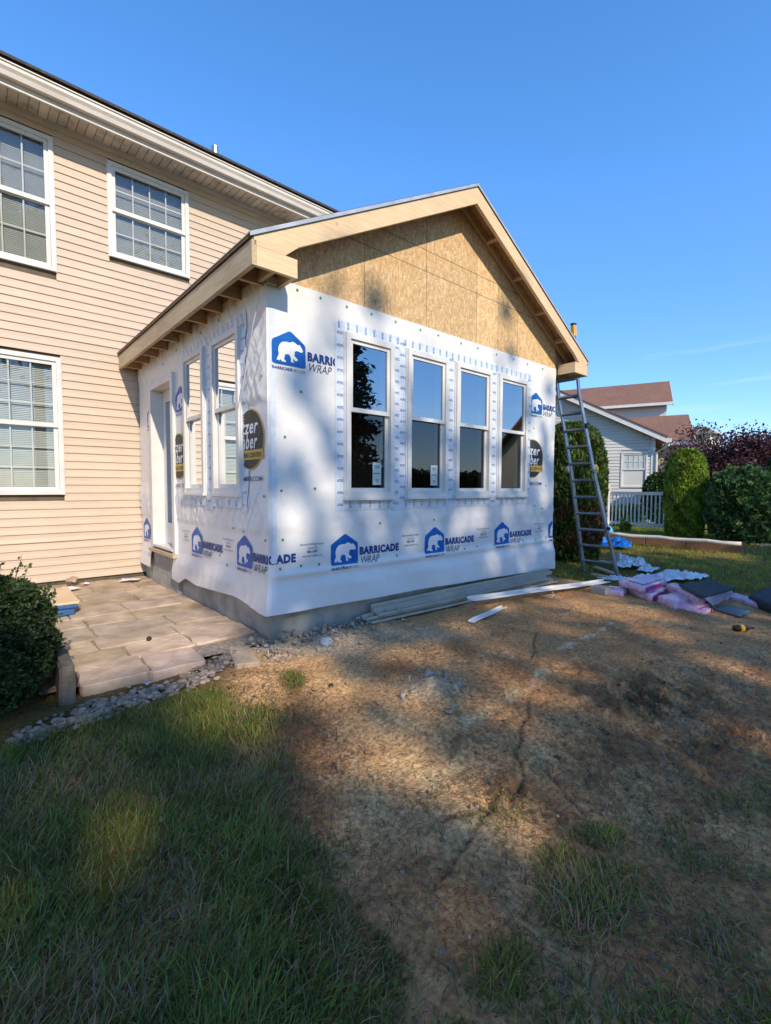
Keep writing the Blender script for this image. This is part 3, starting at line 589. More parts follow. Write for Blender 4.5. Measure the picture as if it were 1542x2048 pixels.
# eave: frieze, soffit panels, fascia, gutter, roof
m = MB(); m.box(HX0, HX1, 0.0, 0.03, 6.30, 6.385, TH); m.build('frieze_board', M_trim, house)
sof = thing('soffit', None, None, (-3, YH, 6.3)); sof.parent = house; sof.location = (0, 0, 6.3)
x = -4.2; kk = 0
while x < 6.3:
    m = MB(); wv = 0.002 * math.sin(kk * 2.3)
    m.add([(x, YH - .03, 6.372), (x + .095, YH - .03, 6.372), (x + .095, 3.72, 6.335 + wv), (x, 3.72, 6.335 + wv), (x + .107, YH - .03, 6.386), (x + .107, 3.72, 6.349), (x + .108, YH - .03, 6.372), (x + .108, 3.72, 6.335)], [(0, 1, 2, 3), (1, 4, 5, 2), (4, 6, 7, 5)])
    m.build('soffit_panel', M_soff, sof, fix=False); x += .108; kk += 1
m = MB(); m.box(HX0, HX1 + .3, 0.455, 0.485, 6.30, 6.50, TH); m.build('fascia_board', M_trim, house)
# K style gutter
prof = [(.487, 6.50), (.487, 6.37), (.56, 6.37), (.575, 6.42), (.60, 6.455), (.60, 6.50), (.615, 6.50), (.615, 6.515), (.59, 6.515), (.59, 6.46), (.565, 6.43), (.55, 6.38), (.495, 6.38), (.495, 6.50)]
m = MB(); n_ = len(prof)
m.add([TH(HX0, a, b) for a, b in prof] + [TH(HX1 + .3, a, b) for a, b in prof], [(i, (i + 1) % n_, (i + 1) % n_ + n_, i + n_) for i in range(n_)]); m.build('gutter', M_trim, house)
m = MB(); m.hexa([(HX0 - .3, 3.56, 6.545), (HX1 + .3, 3.56, 6.545), (HX1 + .3, 9.3, 9.3), (HX0 - .3, 9.3, 9.3), (HX0 - .3, 3.56, 6.58), (HX1 + .3, 3.56, 6.58), (HX1 + .3, 9.3, 9.335), (HX0 - .3, 9.3, 9.335)])
m.hexa([(HX0 - .3, 9.3, 9.3), (HX1 + .3, 9.3, 9.3), (HX1 + .3, 14, 6.6), (HX0 - .3, 14, 6.6), (HX0 - .3, 9.3, 9.335), (HX1 + .3, 9.3, 9.335), (HX1 + .3, 14, 6.635), (HX0 - .3, 14, 6.635)])
hroof = m.build('roof', M_droof, house)
pt = fy(430, 294, 4.4); m = MB(); m.tube([(pt[0], 4.4, 6.9), (pt[0], 4.4, pt[2])], .055, 12); m.tube([(pt[0], 4.4, 6.9), (pt[0], 4.4, 7.09)], [.12, .065], 12); m.build('vent_pipe', M_alu, hroof)

# ================================================================== ROOM ADDITION
AW, AD = 4.89, YH - 0.03
add = thing('room_addition', 'unfinished gabled room addition wrapped in printed white housewrap', 'building', (2.4, 0, 0))
FWIN = [(.83, 1.475, 1.31, 2.95), (1.68, 2.36, 1.31, 2.95), (2.51, 3.225, 1.31, 2.95), (3.39, 4.09, 1.31, 2.95)]
LWIN = [(.50, 1.19, 1.345, 2.95), (1.42, 2.07, 1.345, 2.95)]
DOOR = (2.47, 3.52, 0.60, 2.87)
# foundation
m = MB(); m.box(0.035, AW - .03, 0.03, .2, -0.15, .58); m.box(0.035, .2, .2, AD, -0.15, .58); m.box(AW - .2, AW - .03, .2, AD, -0.15, .58); m.build('foundation', M_conc, add)
m = MB(); m.hexa([(-.02, 2.46, 0.0), (.04, 2.46, 0.0), (.04, 3.56, 0), (-.02, 3.62, 0), (.0, 2.46, .57), (.04, 2.46, .57), (.04, 3.56, .57), (.0, 3.56, .57)]); m.build('door_footing', M_conc, add)

def wrap_off(u, z, left):
    """how far the housewrap stands off the sheathing; u runs along the wall from the corner"""
    u = np.asarray(u, float); z = np.asarray(z, float)
    b = 0.006 + 0.005 * (fbm(u * 2.5 + left * 40, z * 2.5, 3, 101) - 0.3)
    if left:
        calm = 1 - 0.75 * sstep(.62, .70, z) * sstep(1.02, .94, z)
        f1 = fbm((u * 0.85 + z * 0.6) * 32, (z * .8 - u * .5) * 1.6, 2, 111); f2 = fbm((u * 0.9 - z * 0.42) * 18, (u * .4 + z) * 1.8, 2, 121)
        calm = calm * (1 - 0.85 * sstep(.72, .6, u) * sstep(1.45, 1.55, z) * sstep(2.25, 2.15, z))
        reg = np.maximum(sstep(.75, 1.25, z) * sstep(1.5, 1.28, z), sstep(.62, .40, u) * sstep(1.4, 2.0, z) * sstep(3.0, 2.7, z)) + 0.22
        b = b + calm * reg * (0.024 * f1 + 0.013 * f2)
        b = b + 0.03 * sstep(2.9, 3.1, z) * f2
    else:
        f1 = fbm((u * 0.8 + z * 0.75) * 12, (z - u) * 1.6, 3, 131); f2 = fbm((u * .5 - z * .9) * 9, (u + z) * 1.5, 2, 141)
        reg = 0.55 + 0.8 * sstep(4.25, 4.6, u) + 0.5 * sstep(1.25, 1.0, z) * sstep(.95, 1.05, z)
        b = b + reg * (0.012 * f1 + 0.009 * f2)
    # loose apron at the bottom
    ap = sstep(.60, .42, z); cornr = np.exp(-(u / 0.45) ** 2)
    b = b + ap * ((0.022 if left else 0.034) + 0.035 * sstep(.5, .2, z) * (0.4 + 0.6 * cornr) + 0.010 * np.sin(u * 5 + z * 7)) + np.exp(-((z - .60) / .035) ** 2) * 0.020 * (1 - left)
    if left: b = b + ap * 0.014 * (fbm(u * 14 + z * 4, z * 3, 2, 151))
    return b
def wrap_bottom_front(u): return np.interp(u, [0, .3, .55, 2.2, 3.9, 4.9], [.268, .255, .25, .228, .18, .148])
def wrap_bottom_left(u): return np.interp(u, [0, .25, .7, 1.2, 1.75, 2.1, 2.3, 2.60, 2.62], [.268, .285, .315, .29, .255, .285, .20, .22, .22])
def wrap_sheet(left):
    holes = [(a + .02, b - .02, c + .02, d - .02) for a, b, c, d in (LWIN if left else FWIN)]
    if left: holes.append((DOOR[0] + .02, DOOR[1] - .02, 0.56, DOOR[3] - .02)); holes.append((2.60, 3.56, -1, .57))
    U1 = AD - .02 if left else AW
    us = np.unique(np.round(np.concatenate([np.arange(0, U1, .0125 if left else .02), [U1]] + [np.array(h[:2]) for h in holes]), 5))
    ts = np.unique(np.round(np.concatenate([np.arange(0, 1, .0048), [1.0]]), 5))
    zt = 3.262
    hz = sorted(v for v in set([h[2] for h in holes] + [h[3] for h in holes]) if v > 0.61)
    zs_ = np.unique(np.round(np.concatenate([np.arange(.60, zt, .0135), [zt], hz]), 5)); nl = 26
    U = np.repeat(us[:, None], len(zs_) + nl, 1)
    bot = wrap_bottom_left(us) if left else wrap_bottom_front(us)
    if left: bot = np.where(us > 3.56, .24, bot)
    Zl = bot[:, None] + (0.60 - bot)[:, None] * np.linspace(0, 1, nl, endpoint=False)[None]
    Z = np.concatenate([Zl, np.repeat(zs_[None], len(us), 0)], 1)
    off = wrap_off(U, Z, 1 if left else 0)
    # shared rounded corner so both sheets meet
    P = np.stack(TL(U, off, Z) if left else TF(U, off, Z), -1)
    o0 = wrap_off(np.zeros_like(Z[0]), Z[0], 1); o1 = wrap_off(np.zeros_like(Z[0]), Z[0], 0); cm = np.minimum(o0, o1)
    near_ = np.exp(-(U / .05) ** 2)
    if left: P[..., 1] = U - near_ * cm[None]; P[..., 0] = -(off * (1 - near_) + near_ * cm[None])
    else: P[..., 0] = U - near_ * cm[None]; P[..., 1] = -(off * (1 - near_) + near_ * cm[None])
    uc = (U[1:, 1:] + U[:-1, :-1]) / 2; zc = (Z[1:, 1:] + Z[:-1, :-1]) / 2
    keep = np.ones_like(uc, bool)
    for h in holes: keep &= ~((uc > h[0]) & (uc < h[1]) & (zc > h[2]) & (zc < h[3]))
    return gridmesh('house_wrap', P, M_wrap, add, keep=keep, origin=((0, 2, .3) if left else (2.4, 0, .3)))
wrapF = wrap_sheet(False); wrapL = wrap_sheet(True)
m = MB(); m.quad((AW, 0, .15), (AW, AD, .15), (AW, AD, 3.3), (AW, 0, 3.3)); m.build('house_wrap', M_wrap, add)
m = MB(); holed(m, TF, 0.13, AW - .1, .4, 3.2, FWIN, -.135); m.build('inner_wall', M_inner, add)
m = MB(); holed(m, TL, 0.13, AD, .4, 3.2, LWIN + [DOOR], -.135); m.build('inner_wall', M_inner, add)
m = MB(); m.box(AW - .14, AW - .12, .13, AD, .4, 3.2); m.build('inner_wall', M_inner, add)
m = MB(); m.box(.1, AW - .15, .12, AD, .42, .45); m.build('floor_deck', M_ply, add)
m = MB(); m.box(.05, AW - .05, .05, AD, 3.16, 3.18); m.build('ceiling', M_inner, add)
# ---- gable sheathing panels
RP, RZ, SL = 2.55, 4.957, 0.541
def roof_z(x): return RZ - SL * abs(x - RP)
seams = [0.0, 1.09, 2.005, 2.93, 3.39, 3.855, AW]
osb = thing('gable_sheathing', None, None, (2.4, 0, 3.2)); osb.parent = add; osb.location = (0, 0, 3.2); WORLD[osb] = np.array([2.4, 0, 3.2])
for a, b in zip(seams[:-1], seams[1:]):
    a2, b2 = a + .0035, b - .0035; poly = [(a2, 3.235), (b2, 3.235), (b2, roof_z(b2) - .03)]
    if a2 < RP < b2: poly.append((RP, RZ - .03))
    poly.append((a2, roof_z(a2) - .03))
    if a < 4: pass
    m = MB(); m.prism(poly, .004, -.008, TF); m.build('sheathing_panel', M_osb, osb)
m = MB(); m.prism([(0.05, 3.2), (AW - .05, 3.2), (AW - .05, roof_z(AW) - .05), (RP, RZ - .05), (.05, roof_z(.05) - .05)], -.012, -.03, TF); m.build('gable_backing', M_inner, osb)
# ---- roof planes
XL, XR, YF = -.275, 5.385, -.29
for sgn, xe in ((-1, XL - .012), (1, XR + .012)):
    m = MB(); ze = roof_z(xe)
    m.hexa([(RP, YF + .04, RZ - .032), (xe, YF + .04, ze - .032), (xe, YH - .02, ze - .032), (RP, YH - .02, RZ - .032), (RP, YF + .04, RZ - .012), (xe, YF + .04, ze - .012), (xe, YH - .02, ze - .012), (RP, YH - .02, RZ - .012)])
    d = m.build('roof_deck', M_deck, add)
    m = MB(); xo = xe + sgn * .008; zo = roof_z(xo)
    m.hexa([(RP, YF - .012, RZ - .011), (xo, YF - .012, zo - .011), (xo, YH - .02, zo - .011), (RP, YH - .02, RZ - .011), (RP, YF - .012, RZ - .001), (xo, YF - .012, zo - .001), (xo, YH - .02, zo - .001), (RP, YH - .02, RZ - .001)])
    m.build('roof_underlayment', M_under, add)
    m = MB(); y_ = YF - .016
    m.hexa([(RP, y_, RZ - .034), (xo, y_, zo - .034), (xo, y_ + .003, zo - .034), (RP, y_ + .003, RZ - .034), (RP, y_, RZ + .004), (xo, y_, zo + .004), (xo, y_ + .003, zo + .004), (RP, y_ + .003, RZ + .004)])
    m.hexa([(RP, y_, RZ + .001), (xo, y_, zo + .001), (xo, y_ + .06, zo + .001), (RP, y_ + .06, RZ + .001), (RP, y_, RZ + .004), (xo, y_, zo + .004), (xo, y_ + .06, zo + .004), (RP, y_ + .06, RZ + .004)])
    m.build('drip_edge', M_drip, add)
    # rake board
    m = MB(); xe2 = (XL + .40) if sgn < 0 else XR
    zb = 0.215
    if sgn < 0: poly = [(RP, RZ - .035), (RP, RZ - zb - .01), (XL + .43, roof_z(XL + .43) - zb), (XL + .30, 3.338), (XL + .02, 3.338), (XL + .02, roof_z(XL + .02) - .035)]
    else: poly = [(RP, RZ - .035), (RP, RZ - zb - .01), (4.965, roof_z(4.965) - zb), (5.09, 3.338), (XR, 3.338), (XR, roof_z(XR) - .035)]
    m.prism(poly, -YF, -YF - .04, TF); m.build('rake_board', M_wood, add)
    # second inner rake rafter against the wall and lookouts
    m = MB(); xw = .02 if sgn < 0 else AW + .42
    m.prism([(RP, RZ - .035), (RP, RZ - .13), (xw, roof_z(xw) - .13), (xw, roof_z(xw) - .035)], .05, .010, TF); m.build('rake_ledger', M_raft, add)
    for s in (0.55, 1.13, 1.71, 2.25):
        xx = RP + sgn * s; m = MB(); zt_ = roof_z(xx) - .036
        m.bar((xx, YF + .041, zt_ - .045), (xx, -.012, zt_ - .045), .038, .085, up=(sgn * SL, 0, 1)); m.build('lookout', M_raft, add)
# ---- eave fascia and rafter tails, both sides
for sgn, xe, xw in ((-1, XL, 0.0), (1, XR, AW)):
    m = MB(); m.box(min(xe, xe - sgn * .04), max(xe, xe - sgn * .04), YF + .0, YH - .02, 3.178, 3.372); f_ = m.build('fascia_board', M_woody, add)
    for i in range(10):
        yy = 0.02 + i * .438; m = MB(); ti = xe - sgn * .041
        m.hexa([(ti, yy, 3.178), (ti, yy + .038, 3.178), (xw - sgn * .02, yy + .038, 3.178), (xw - sgn * .02, yy, 3.178), (ti, yy, roof_z(ti) - .034), (ti, yy + .038, roof_z(ti) - .034), (xw - sgn * .02, yy + .038, roof_z(xw - sgn * .02) - .034), (xw - sgn * .02, yy, roof_z(xw - sgn * .02) - .034)])
        m.build('rafter_tail', M_raft, add)
    m = MB(); m.box(xw + sgn * .012 - .012, xw + sgn * .012 + .012, .0, AD, 3.20, roof_z(xw) - .04); m.build('frieze_blocking', M_raft, add)
# ---- eave return boxes at the gable corners
def retbox(x0, x1):
    m = MB(); m.box(x0 + (.041 if x0 < 0 else 0), x1 - (.041 if x1 > 5 else 0), YF - .001, YF + .037, 3.180, 3.335); m.build('return_board', M_wood, add)
    xi = x1 if x0 < 0 else x0
    m = MB(); a, b = (xi - .038, xi) if x0 < 0 else (xi, xi + .038)
    m.box(a, b, YF + .038, -.01, 3.182, 3.334); m.build('return_board', M_wood, add)
    m = MB(); mid = (x0 + x1) / 2; m.box(mid - .019, mid + .019, YF + .038, -.01, 3.184, 3.30); m.build('return_blocking', M_raft, add)
    m = MB(); m.box(x0 + .042, x1 - .042, YF + .04, -.012, 3.30, 3.312); m.build('return_lid', M_deck, add)
retbox(XL, .137); retbox(4.965, XR)

# ---- windows of the addition
for i, (a, b, c, d) in enumerate(FWIN):
    wv = window(add, TF, a, b, c, d, 0.055, 0.13, M_glass, M_white, casing=.055, sash=.038, split=.535, sillnose=True, lower_glass=M_sglass)
    if i < 2:
        s = MB(); u0 = b - .26 + .01 * i; s.quad(TF(u0, -.006, c + .13), TF(u0 + .12, -.006, c + .13), TF(u0 + .12, -.006, c + .37), TF(u0, -.006, c + .37)); s.build('sticker', mat('sticker_green', (.50, .58, .55), (.56, .64, .60), rough=.6), wv, fix=False)
        s = MB()
        for zz, ww in ((.33, .08), (.31, .06), (.25, .09), (.18, .05), (.16, .03)): s.box(u0 + .06 - ww / 2, u0 + .06 + ww / 2, -.005, -.0045, c + zz, c + zz + .008, TF)
        s.build('sticker_text', M_grey, wv)
for (a, b, c, d) in LWIN:
    window(add, TL, a, b, c, d, 0.055, 0.13, M_glass, M_white, casing=.055, sash=.038, split=.535, sillnose=True, lower_glass=M_sglass)
# ---- door
a, b, c, d = DOOR
m = MB(); m.box(a, a + .09, -.15, .05, c - .06, d, TL); m.box(b - .09, b, -.15, .05, c - .06, d, TL); m.box(a + .09, b - .09, -.15, .048, d - .09, d - .001, TL)
m.box(a + .09, b - .09, -.15, .06, c - .03, c, TL)
dr_ = m.build('door', M_white, add)
m = MB(); n0 = -.115
m.box(a + .095, b - .095, n0 - .04, n0, c + .003, c + .28, TL); m.box(a + .095, b - .095, n0 - .04, n0, d - .24, d - .093, TL); m.box(a + .095, a + .235, n0 - .04, n0, c + .28, d - .24, TL); m.box(b - .235, b - .095, n0 - .04, n0, c + .28, d - .24, TL)
m.build('door_leaf', M_white, dr_)
m = MB(); m.box(a + .235, a + .26, n0 - .02, n0 + .012, c + .28, d - .24, TL); m.box(b - .26, b - .235, n0 - .02, n0 + .012, c + .28, d - .24, TL); m.box(a + .26, b - .26, n0 - .02, n0 + .012, c + .28, c + .305, TL); m.box(a + .26, b - .26, n0 - .02, n0 + .012, d - .265, d - .24, TL); m.build('glazing_frame', M_white, dr_)
m = MB(); m.quad(TL(a + .25, n0 - .02, c + .28), TL(b - .25, n0 - .02, c + .28), TL(b - .25, n0 - .02, d - .25), TL(a + .25, n0 - .02, d - .25)); m.build('pane', M_glass, dr_, fix=False)
m = MB(); m.box(a - .02, b + .03, -.14, .085, c - .105, c - .062, TL); m.build('door_sill', M_woody, add)

# ---- printing on the wrap
def text_geo(txt, size, bold=0.0, shear=0.0, width=None, align='LEFT'):
    cu = bpy.data.curves.new('t', 'FONT'); cu.body = txt; cu.size = size; cu.offset = bold; cu.shear = shear; cu.align_x = align; cu.resolution_u = 3; cu.space_character = 1.12 if bold > .003 else 1.0; cu.fill_mode = 'FRONT'
    ob = bpy.data.objects.new('t', cu); COL.objects.link(ob); bpy.context.view_layer.update()
    me = bpy.data.meshes.new_from_object(ob.evaluated_get(bpy.context.evaluated_depsgraph_get()))
    V = np.array([v.co[:2] for v in me.vertices]); F = [tuple(p.vertices) for p in me.polygons]
    bpy.data.objects.remove(ob); bpy.data.curves.remove(cu); bpy.data.meshes.remove(me)
    if width: V[:, 0] *= width / (V[:, 0].max() - min(0, V[:, 0].min()))
    return V, F
def poly_geo(pts):
    tri = tessellate_polygon([[Vector((p[0], p[1], 0)) for p in pts]]); V = np.array(pts, float); F = [tuple(t) for t in tri]
    return V, F
def refine(V, F, mx=0.05):
    bm = bmesh.new(); bv = [bm.verts.new((p[0], p[1], 0)) for p in V]; bm.verts.ensure_lookup_table()
    for f in F:
        try: bm.faces.new([bv[i] for i in f])
        except ValueError: pass
    bmesh.ops.triangulate(bm, faces=bm.faces)
    for _ in range(4):
        ed = [e for e in bm.edges if e.calc_length() > mx]
        if not ed: break
        bmesh.ops.subdivide_edges(bm, edges=ed, cuts=1); bmesh.ops.triangulate(bm, faces=bm.faces)
    bm.verts.index_update(); V2 = np.array([v.co[:2] for v in bm.verts]); F2 = [tuple(v.index for v in f.verts) for f in bm.faces]; bm.free(); return V2, F2
def put_print(V, F, u0, z0, material, name, lift, parents=None, clip=None):
    """lay flat printing on the wrap: u is measured along the wall line from the corner, negative on the left wall"""
    V, F = refine(V, F); u = V[:, 0] + u0; zz = V[:, 1] + z0
    F = np.array(F); uc = u[F].mean(1)
    for left in (0, 1):
        sel = (uc < 0) if left else (uc >= 0)
        if clip is not None: sel = sel & (uc > clip[0]) & (uc < clip[1])
        if not sel.any(): continue
        f = F[sel]; us = np.unique(f); rm = {int(a): i for i, a in enumerate(us)}
        U = np.abs(u[us]); U = np.where((u[us] < 0) == bool(left), U, 0.0); Z = zz[us]
        off = wrap_off(U, Z, left) + lift + .004 * left; nr = np.exp(-(U / .05) ** 2); cm = np.minimum(wrap_off(np.zeros_like(Z), Z, 1), wrap_off(np.zeros_like(Z), Z, 0)) + lift
        o2 = off * (1 - nr) + nr * cm; pts = TL(U - nr * cm, o2, Z) if left else TF(U - nr * cm, o2, Z)
        mb_ = MB(); mb_.add(list(zip(*pts)), [tuple(rm[int(i)] for i in t) for t in f]); mb_.build(name, material, wrapL if left else wrapF, fix=False)
LIFT = 0.0035
def rounded(pts, r, n=4):
    out_ = []
    for i, p in enumerate(pts):
        p = np.array(p); a = np.array(pts[i - 1]) - p; b = np.array(pts[(i + 1) % len(pts)]) - p; a = p + a / np.linalg.norm(a) * r; b = p + b / np.linalg.norm(b) * r
        for t in np.linspace(0, 1, n): out_.append(tuple((1 - t) ** 2 * a + 2 * t * (1 - t) * p + t * t * b))
    return out_
H_ = rounded([(0, 0), (.34, 0), (.34, .21), (.175, .315), (0, .21)], .022)
BR = [(1185, 548), (1172, 515), (1150, 484), (1138, 478), (1126, 490), (1090, 470), (1062, 466), (1036, 486), (990, 490), (950, 503), (922, 536), (908, 578), (905, 618), (912, 650), (900, 690), (888, 726), (922, 730), (920, 706), (930, 716), (945, 732), (992, 728), (984, 710), (968, 700), (979, 650), (985, 636), (1022, 628), (1036, 640), (1046, 672), (1044, 712), (1078, 712), (1070, 690), (1066, 664), (1092, 686), (1118, 680), (1122, 658), (1096, 640), (1082, 620), (1090, 598), (1086, 578), (1112, 560), (1140, 562), (1166, 566)]
BR = [((x - 845) / 370 * .34, (777 - (y + .083 * (x - 840))) / (777 - 500) * .21) for x, y in BR]
g_house = poly_geo(H_); g_bear = poly_geo(BR)
g_name = text_geo('BARRICADE', .105, .0065, 0, .56); g_wrap = text_geo('WRAP', .108, 0, .28, .275); g_url = text_geo('BARRICADE', .036, .001, 0, .20); g_url2 = text_geo('BP.COM', .036, -.0002, 0, .12)
g_lines = [text_geo('Barricade Building Products', .03, 0, 0, .27, 'LEFT'), text_geo('Concord, VA', .03, 0, 0, .11), text_geo('ESR-1107', .034, .001, 0, .12), text_geo('www.barricadebp.com', .028, 0, 0, .22)]
def logo(u, z, clip=None):
    put_print(*g_house, u, z, M_blue, 'logo_print', LIFT, clip=clip); put_print(*g_bear, u, z, M_prw, 'bear_print', LIFT + .0025, clip=clip)
    put_print(*g_name, u + .36, z + .085, M_navy, 'lettering', LIFT, clip=clip); put_print(*g_wrap, u + .36, z - .012, M_grey, 'lettering', LIFT, clip=clip)
    put_print(*g_url, u, z - .045, M_navy, 'lettering', LIFT, clip=clip); put_print(*g_url2, u + .212, z - .045, M_grey, 'lettering', LIFT, clip=clip)
def small(u, z):
    for i, (g, s) in enumerate(zip(g_lines, (0, .08, .075, .025))): put_print(*g, u + s, z - i * .037, M_grey, 'lettering', LIFT)
for u in (-1.945, -.655, .66, 1.995, 3.365): logo(u, .632, clip=(-9, 4.88))
logo(4.755, .632, clip=(-9, 4.87)); logo(-4.05, .632, clip=(-4.14, -3.54))
for u in (-2.28, -1.0, .31, 1.63, 2.98, 4.36): small(u, .86)
logo(.042, 2.515, clip=(-9, .73)); logo(4.165, 2.515, clip=(4.2, 4.87)); logo(-2.43, 2.35, clip=(-2.45, -2.1)); logo(-3.72, 2.28, clip=(-9, -3.53))
def seal(u, z, r, clip):
    ring = [(r * math.cos(t), r * math.sin(t)) for t in np.linspace(0, 2 * math.pi, 48, endpoint=False)]
    put_print(*poly_geo([(a * 1.05, b * 1.05) for a, b in ring]), u, z, M_yel, 'logo_print', LIFT, clip=clip)
    put_print(*poly_geo(ring), u, z, M_black, 'logo_print', LIFT + .002, clip=clip)
    put_print(*poly_geo([(-r * 1.08, -.19), (r * 1.0, -.19), (r * 1.0, -.10), (-r * 1.08, -.10)]), u, z, M_yel, 'logo_print', LIFT + .004, clip=clip)
    for txt, sz, bz, dx, dz, mm, w_ in (('zzer', .19, .004, -.17, .055, M_prw, .36), ('mber', .19, .004, -.20, -.085, M_prw, .37), ('MATERIALS CENTERS', .062, .001, -.27, -.17, M_black, .52), ('RLUMBER.COM', .062, .0005, -.28, -.39, M_grey, .53)):
        put_print(*text_geo(txt, sz, bz, .25 if sz > .1 else 0, w_), u + dx, z + dz, mm, 'lettering', LIFT + .006, clip=clip)
seal(4.275, 1.85, .275, (4.205, 4.88)); seal(-.335, 1.86, .275, (-.455, .0)); seal(-2.35, 1.80, .275, (-2.46, -2.08))
# ---- flashing tape round the windows, with its printed marks
def tape(T, left, u0, u1, z0, z1, lift):
    nu = max(2, int((u1 - u0) / .03)); nz_ = max(2, int((z1 - z0) / .03)); U, Z = np.meshgrid(np.linspace(u0, u1, nu + 1), np.linspace(z0, z1, nz_ + 1), indexing='ij')
    P = np.stack(T(U, wrap_off(U, Z, left) + lift, Z), -1); return gridmesh('flashing_tape', P, M_tape, wrapL if left else wrapF, origin=tuple(P.reshape(-1, 3).mean(0)))
def marks(T, left, spots, lift):
    mb_ = MB()
    for (u, z, vert, s) in spots:
        def pt(a, b):
            if vert: a, b = -b, a
            uu, zz = u + a * s, z + b * s; return T(uu, float(wrap_off(uu, zz, left)) + lift, zz)
        ring = [(math.cos(t), math.sin(t)) for t in np.linspace(0, 6.28, 9)[:-1]]
        n0_ = len(mb_.v); vs = [pt(-.7 + .32 * a, .32 * b) for a, b in ring] + [pt(-.7 + .2 * a, .2 * b) for a, b in ring]
        mb_.add(vs, [(i, (i + 1) % 8, (i + 1) % 8 + 8, i + 8) for i in range(8)])
        for (x0, x1, y0, y1) in ((-.35, 1.1, .20, .28), (-.1, .8, -.03, .05), (-.35, 1.2, -.30, -.23)): mb_.add([pt(x0, y0), pt(x1, y0), pt(x1, y1), pt(x0, y1)], [(0, 1, 2, 3)])
    tag(mb_.build('tape_print', M_blue if not left else M_navy, wrapL if left else wrapF, fix=False), kind='stuff')
sp = []; tl = .004
tape(TF, 0, .715, .83, 1.17, 3.03, tl); tape(TF, 0, 4.09, 4.215, 1.17, 3.07, tl)
for (a, b) in ((1.475, 1.68), (2.36, 2.51), (3.225, 3.39)): tape(TF, 0, a, b, 1.16, 3.05, tl)
for (a, b, c, d) in FWIN: tape(TF, 0, a - .04, b + .04, d, d + .11, tl + .002); tape(TF, 0, a - .03, b + .03, c - .13, c, tl + .002)
for (u, w2) in ((.775, 0), (1.53, 0), (1.625, .06), (2.435, .03), (3.305, 0), (4.155, .04)):
    for i in range(15): sp.append((u, 1.24 + w2 + i * .121, False, .036))
for u in np.arange(.76, 4.2, .113): sp.append((u, 3.015, True, .036)); 
for u in np.arange(.90, 4.1, .13):
    if any(a < u < b for a, b, _, _ in FWIN): sp.append((u, 1.235, True, .034))
marks(TF, 0, sp, tl + .006)
sp = []
tape(TL, 1, .36, .50, 1.17, 3.05, .008); tape(TL, 1, 1.19, 1.42, 1.17, 3.04, .008); tape(TL, 1, 2.07, 2.12, 1.2, 3.03, .008)
for (a, b, c, d) in LWIN: tape(TL, 1, a - .04, b + .04, d, d + .10, .010); tape(TL, 1, a - .03, b + .03, c - .14, c, .012)
for i in range(15): sp += [(.42, 1.24 + i * .121, False, .034), (1.30, 1.26 + i * .121, False, .034)]
for u in np.arange(.42, 2.1, .115): sp.append((u, 3.005, True, .034))
for u in (.6, .75, .9, 1.05, 1.55, 1.7, 1.85, 2.0): sp.append((u, 1.25, True, .034))
marks(TL, 1, sp, .018)
# corner tape strip (pale blue) on the edge
tape(TF, 0, 0.012, .07, .72, 3.0, .003)
# ---- green cap nails
cap0 = None
NF = [(.30, 3.215), (.55, 3.21), (.86, 3.205), (1.18, 3.21), (1.52, 3.21), (1.9, 3.205), (2.2, 3.21), (2.62, 3.2), (2.95, 3.205), (3.35, 3.2), (3.75, 3.205), (4.1, 3.2), (4.5, 3.2), (.33, 2.30), (.16, 1.87), (.12, 1.38), (.48, 1.40), (.13, .93), (.10, .665), (.32, .67), (.52, .665), (.80, .61), (.98, .64), (1.13, .65), (1.55, .655), (1.30, 1.03), (2.15, 1.03), (2.42, .64), (2.72, .635), (2.98, .645), (3.35, .63), (3.72, .64), (4.05, .65), (4.4, .64), (4.68, .65), (4.55, 1.1), (4.65, 1.45), (4.72, 1.9), (4.3, 2.3), (4.36, 1.15), (2.6, .655)]
NL = [(.05, 2.4), (.04, 1.33), (.05, .93), (.06, .66), (.5, .98), (.72, 1.0), (1.1, .68), (1.4, .66), (2.2, 2.55), (3.45, 2.9), (.25, .64), (.9, .60), (2.9, 3.05), (2.3, 3.1), (1.5, 3.12), (1.0, 3.13)]
for left, lst in ((0, NF), (1, NL)):
    base = None; par = wrapL if left else wrapF
    for (u, z) in lst:
        T = TL if left else TF; o = float(wrap_off(u, z, left)) + .004; p = np.array(T(u, o, z))
        if base is None:
            m = MB(); ring = [(math.cos(t), math.sin(t)) for t in np.linspace(0, 6.283, 13)[:-1]]; ax = (lambda a, b, n: T(u + a, o + n, z + b))
            m.add([ax(.0135 * a, .0135 * b, 0) for a, b in ring] + [ax(.011 * a, .011 * b, .004) for a, b in ring] + [ax(.005 * a, .005 * b, .004) for a, b in ring] + [ax(.005 * a, .005 * b, .002) for a, b in ring],
                  [(i, (i + 1) % 12, (i + 1) % 12 + 12, i + 12) for i in range(12)] + [(i + 12, (i + 1) % 12 + 12, (i + 1) % 12 + 24, i + 24) for i in range(12)] + [tuple(range(36, 48))])
            base = m.build('cap_nail', M_green, par, origin=p)
        else: copy_of(base, par, p)
# string hanging by the corner
m = MB(); p0 = np.array([-.06, -.03, 3.19])
m.tube([p0 + [.12, -.03, -.02], p0 + [.05, -.03, -.01], p0 + [.0, .0, -.05], p0 + [-.03, .12, -.35], p0 + [-.02, .25, -.62], p0 + [-.03, .36, -.9]], .004, 5); tag(m.build('loose_string', M_wire), 'thin white string dangling from the eave corner over the wrap', 'string')

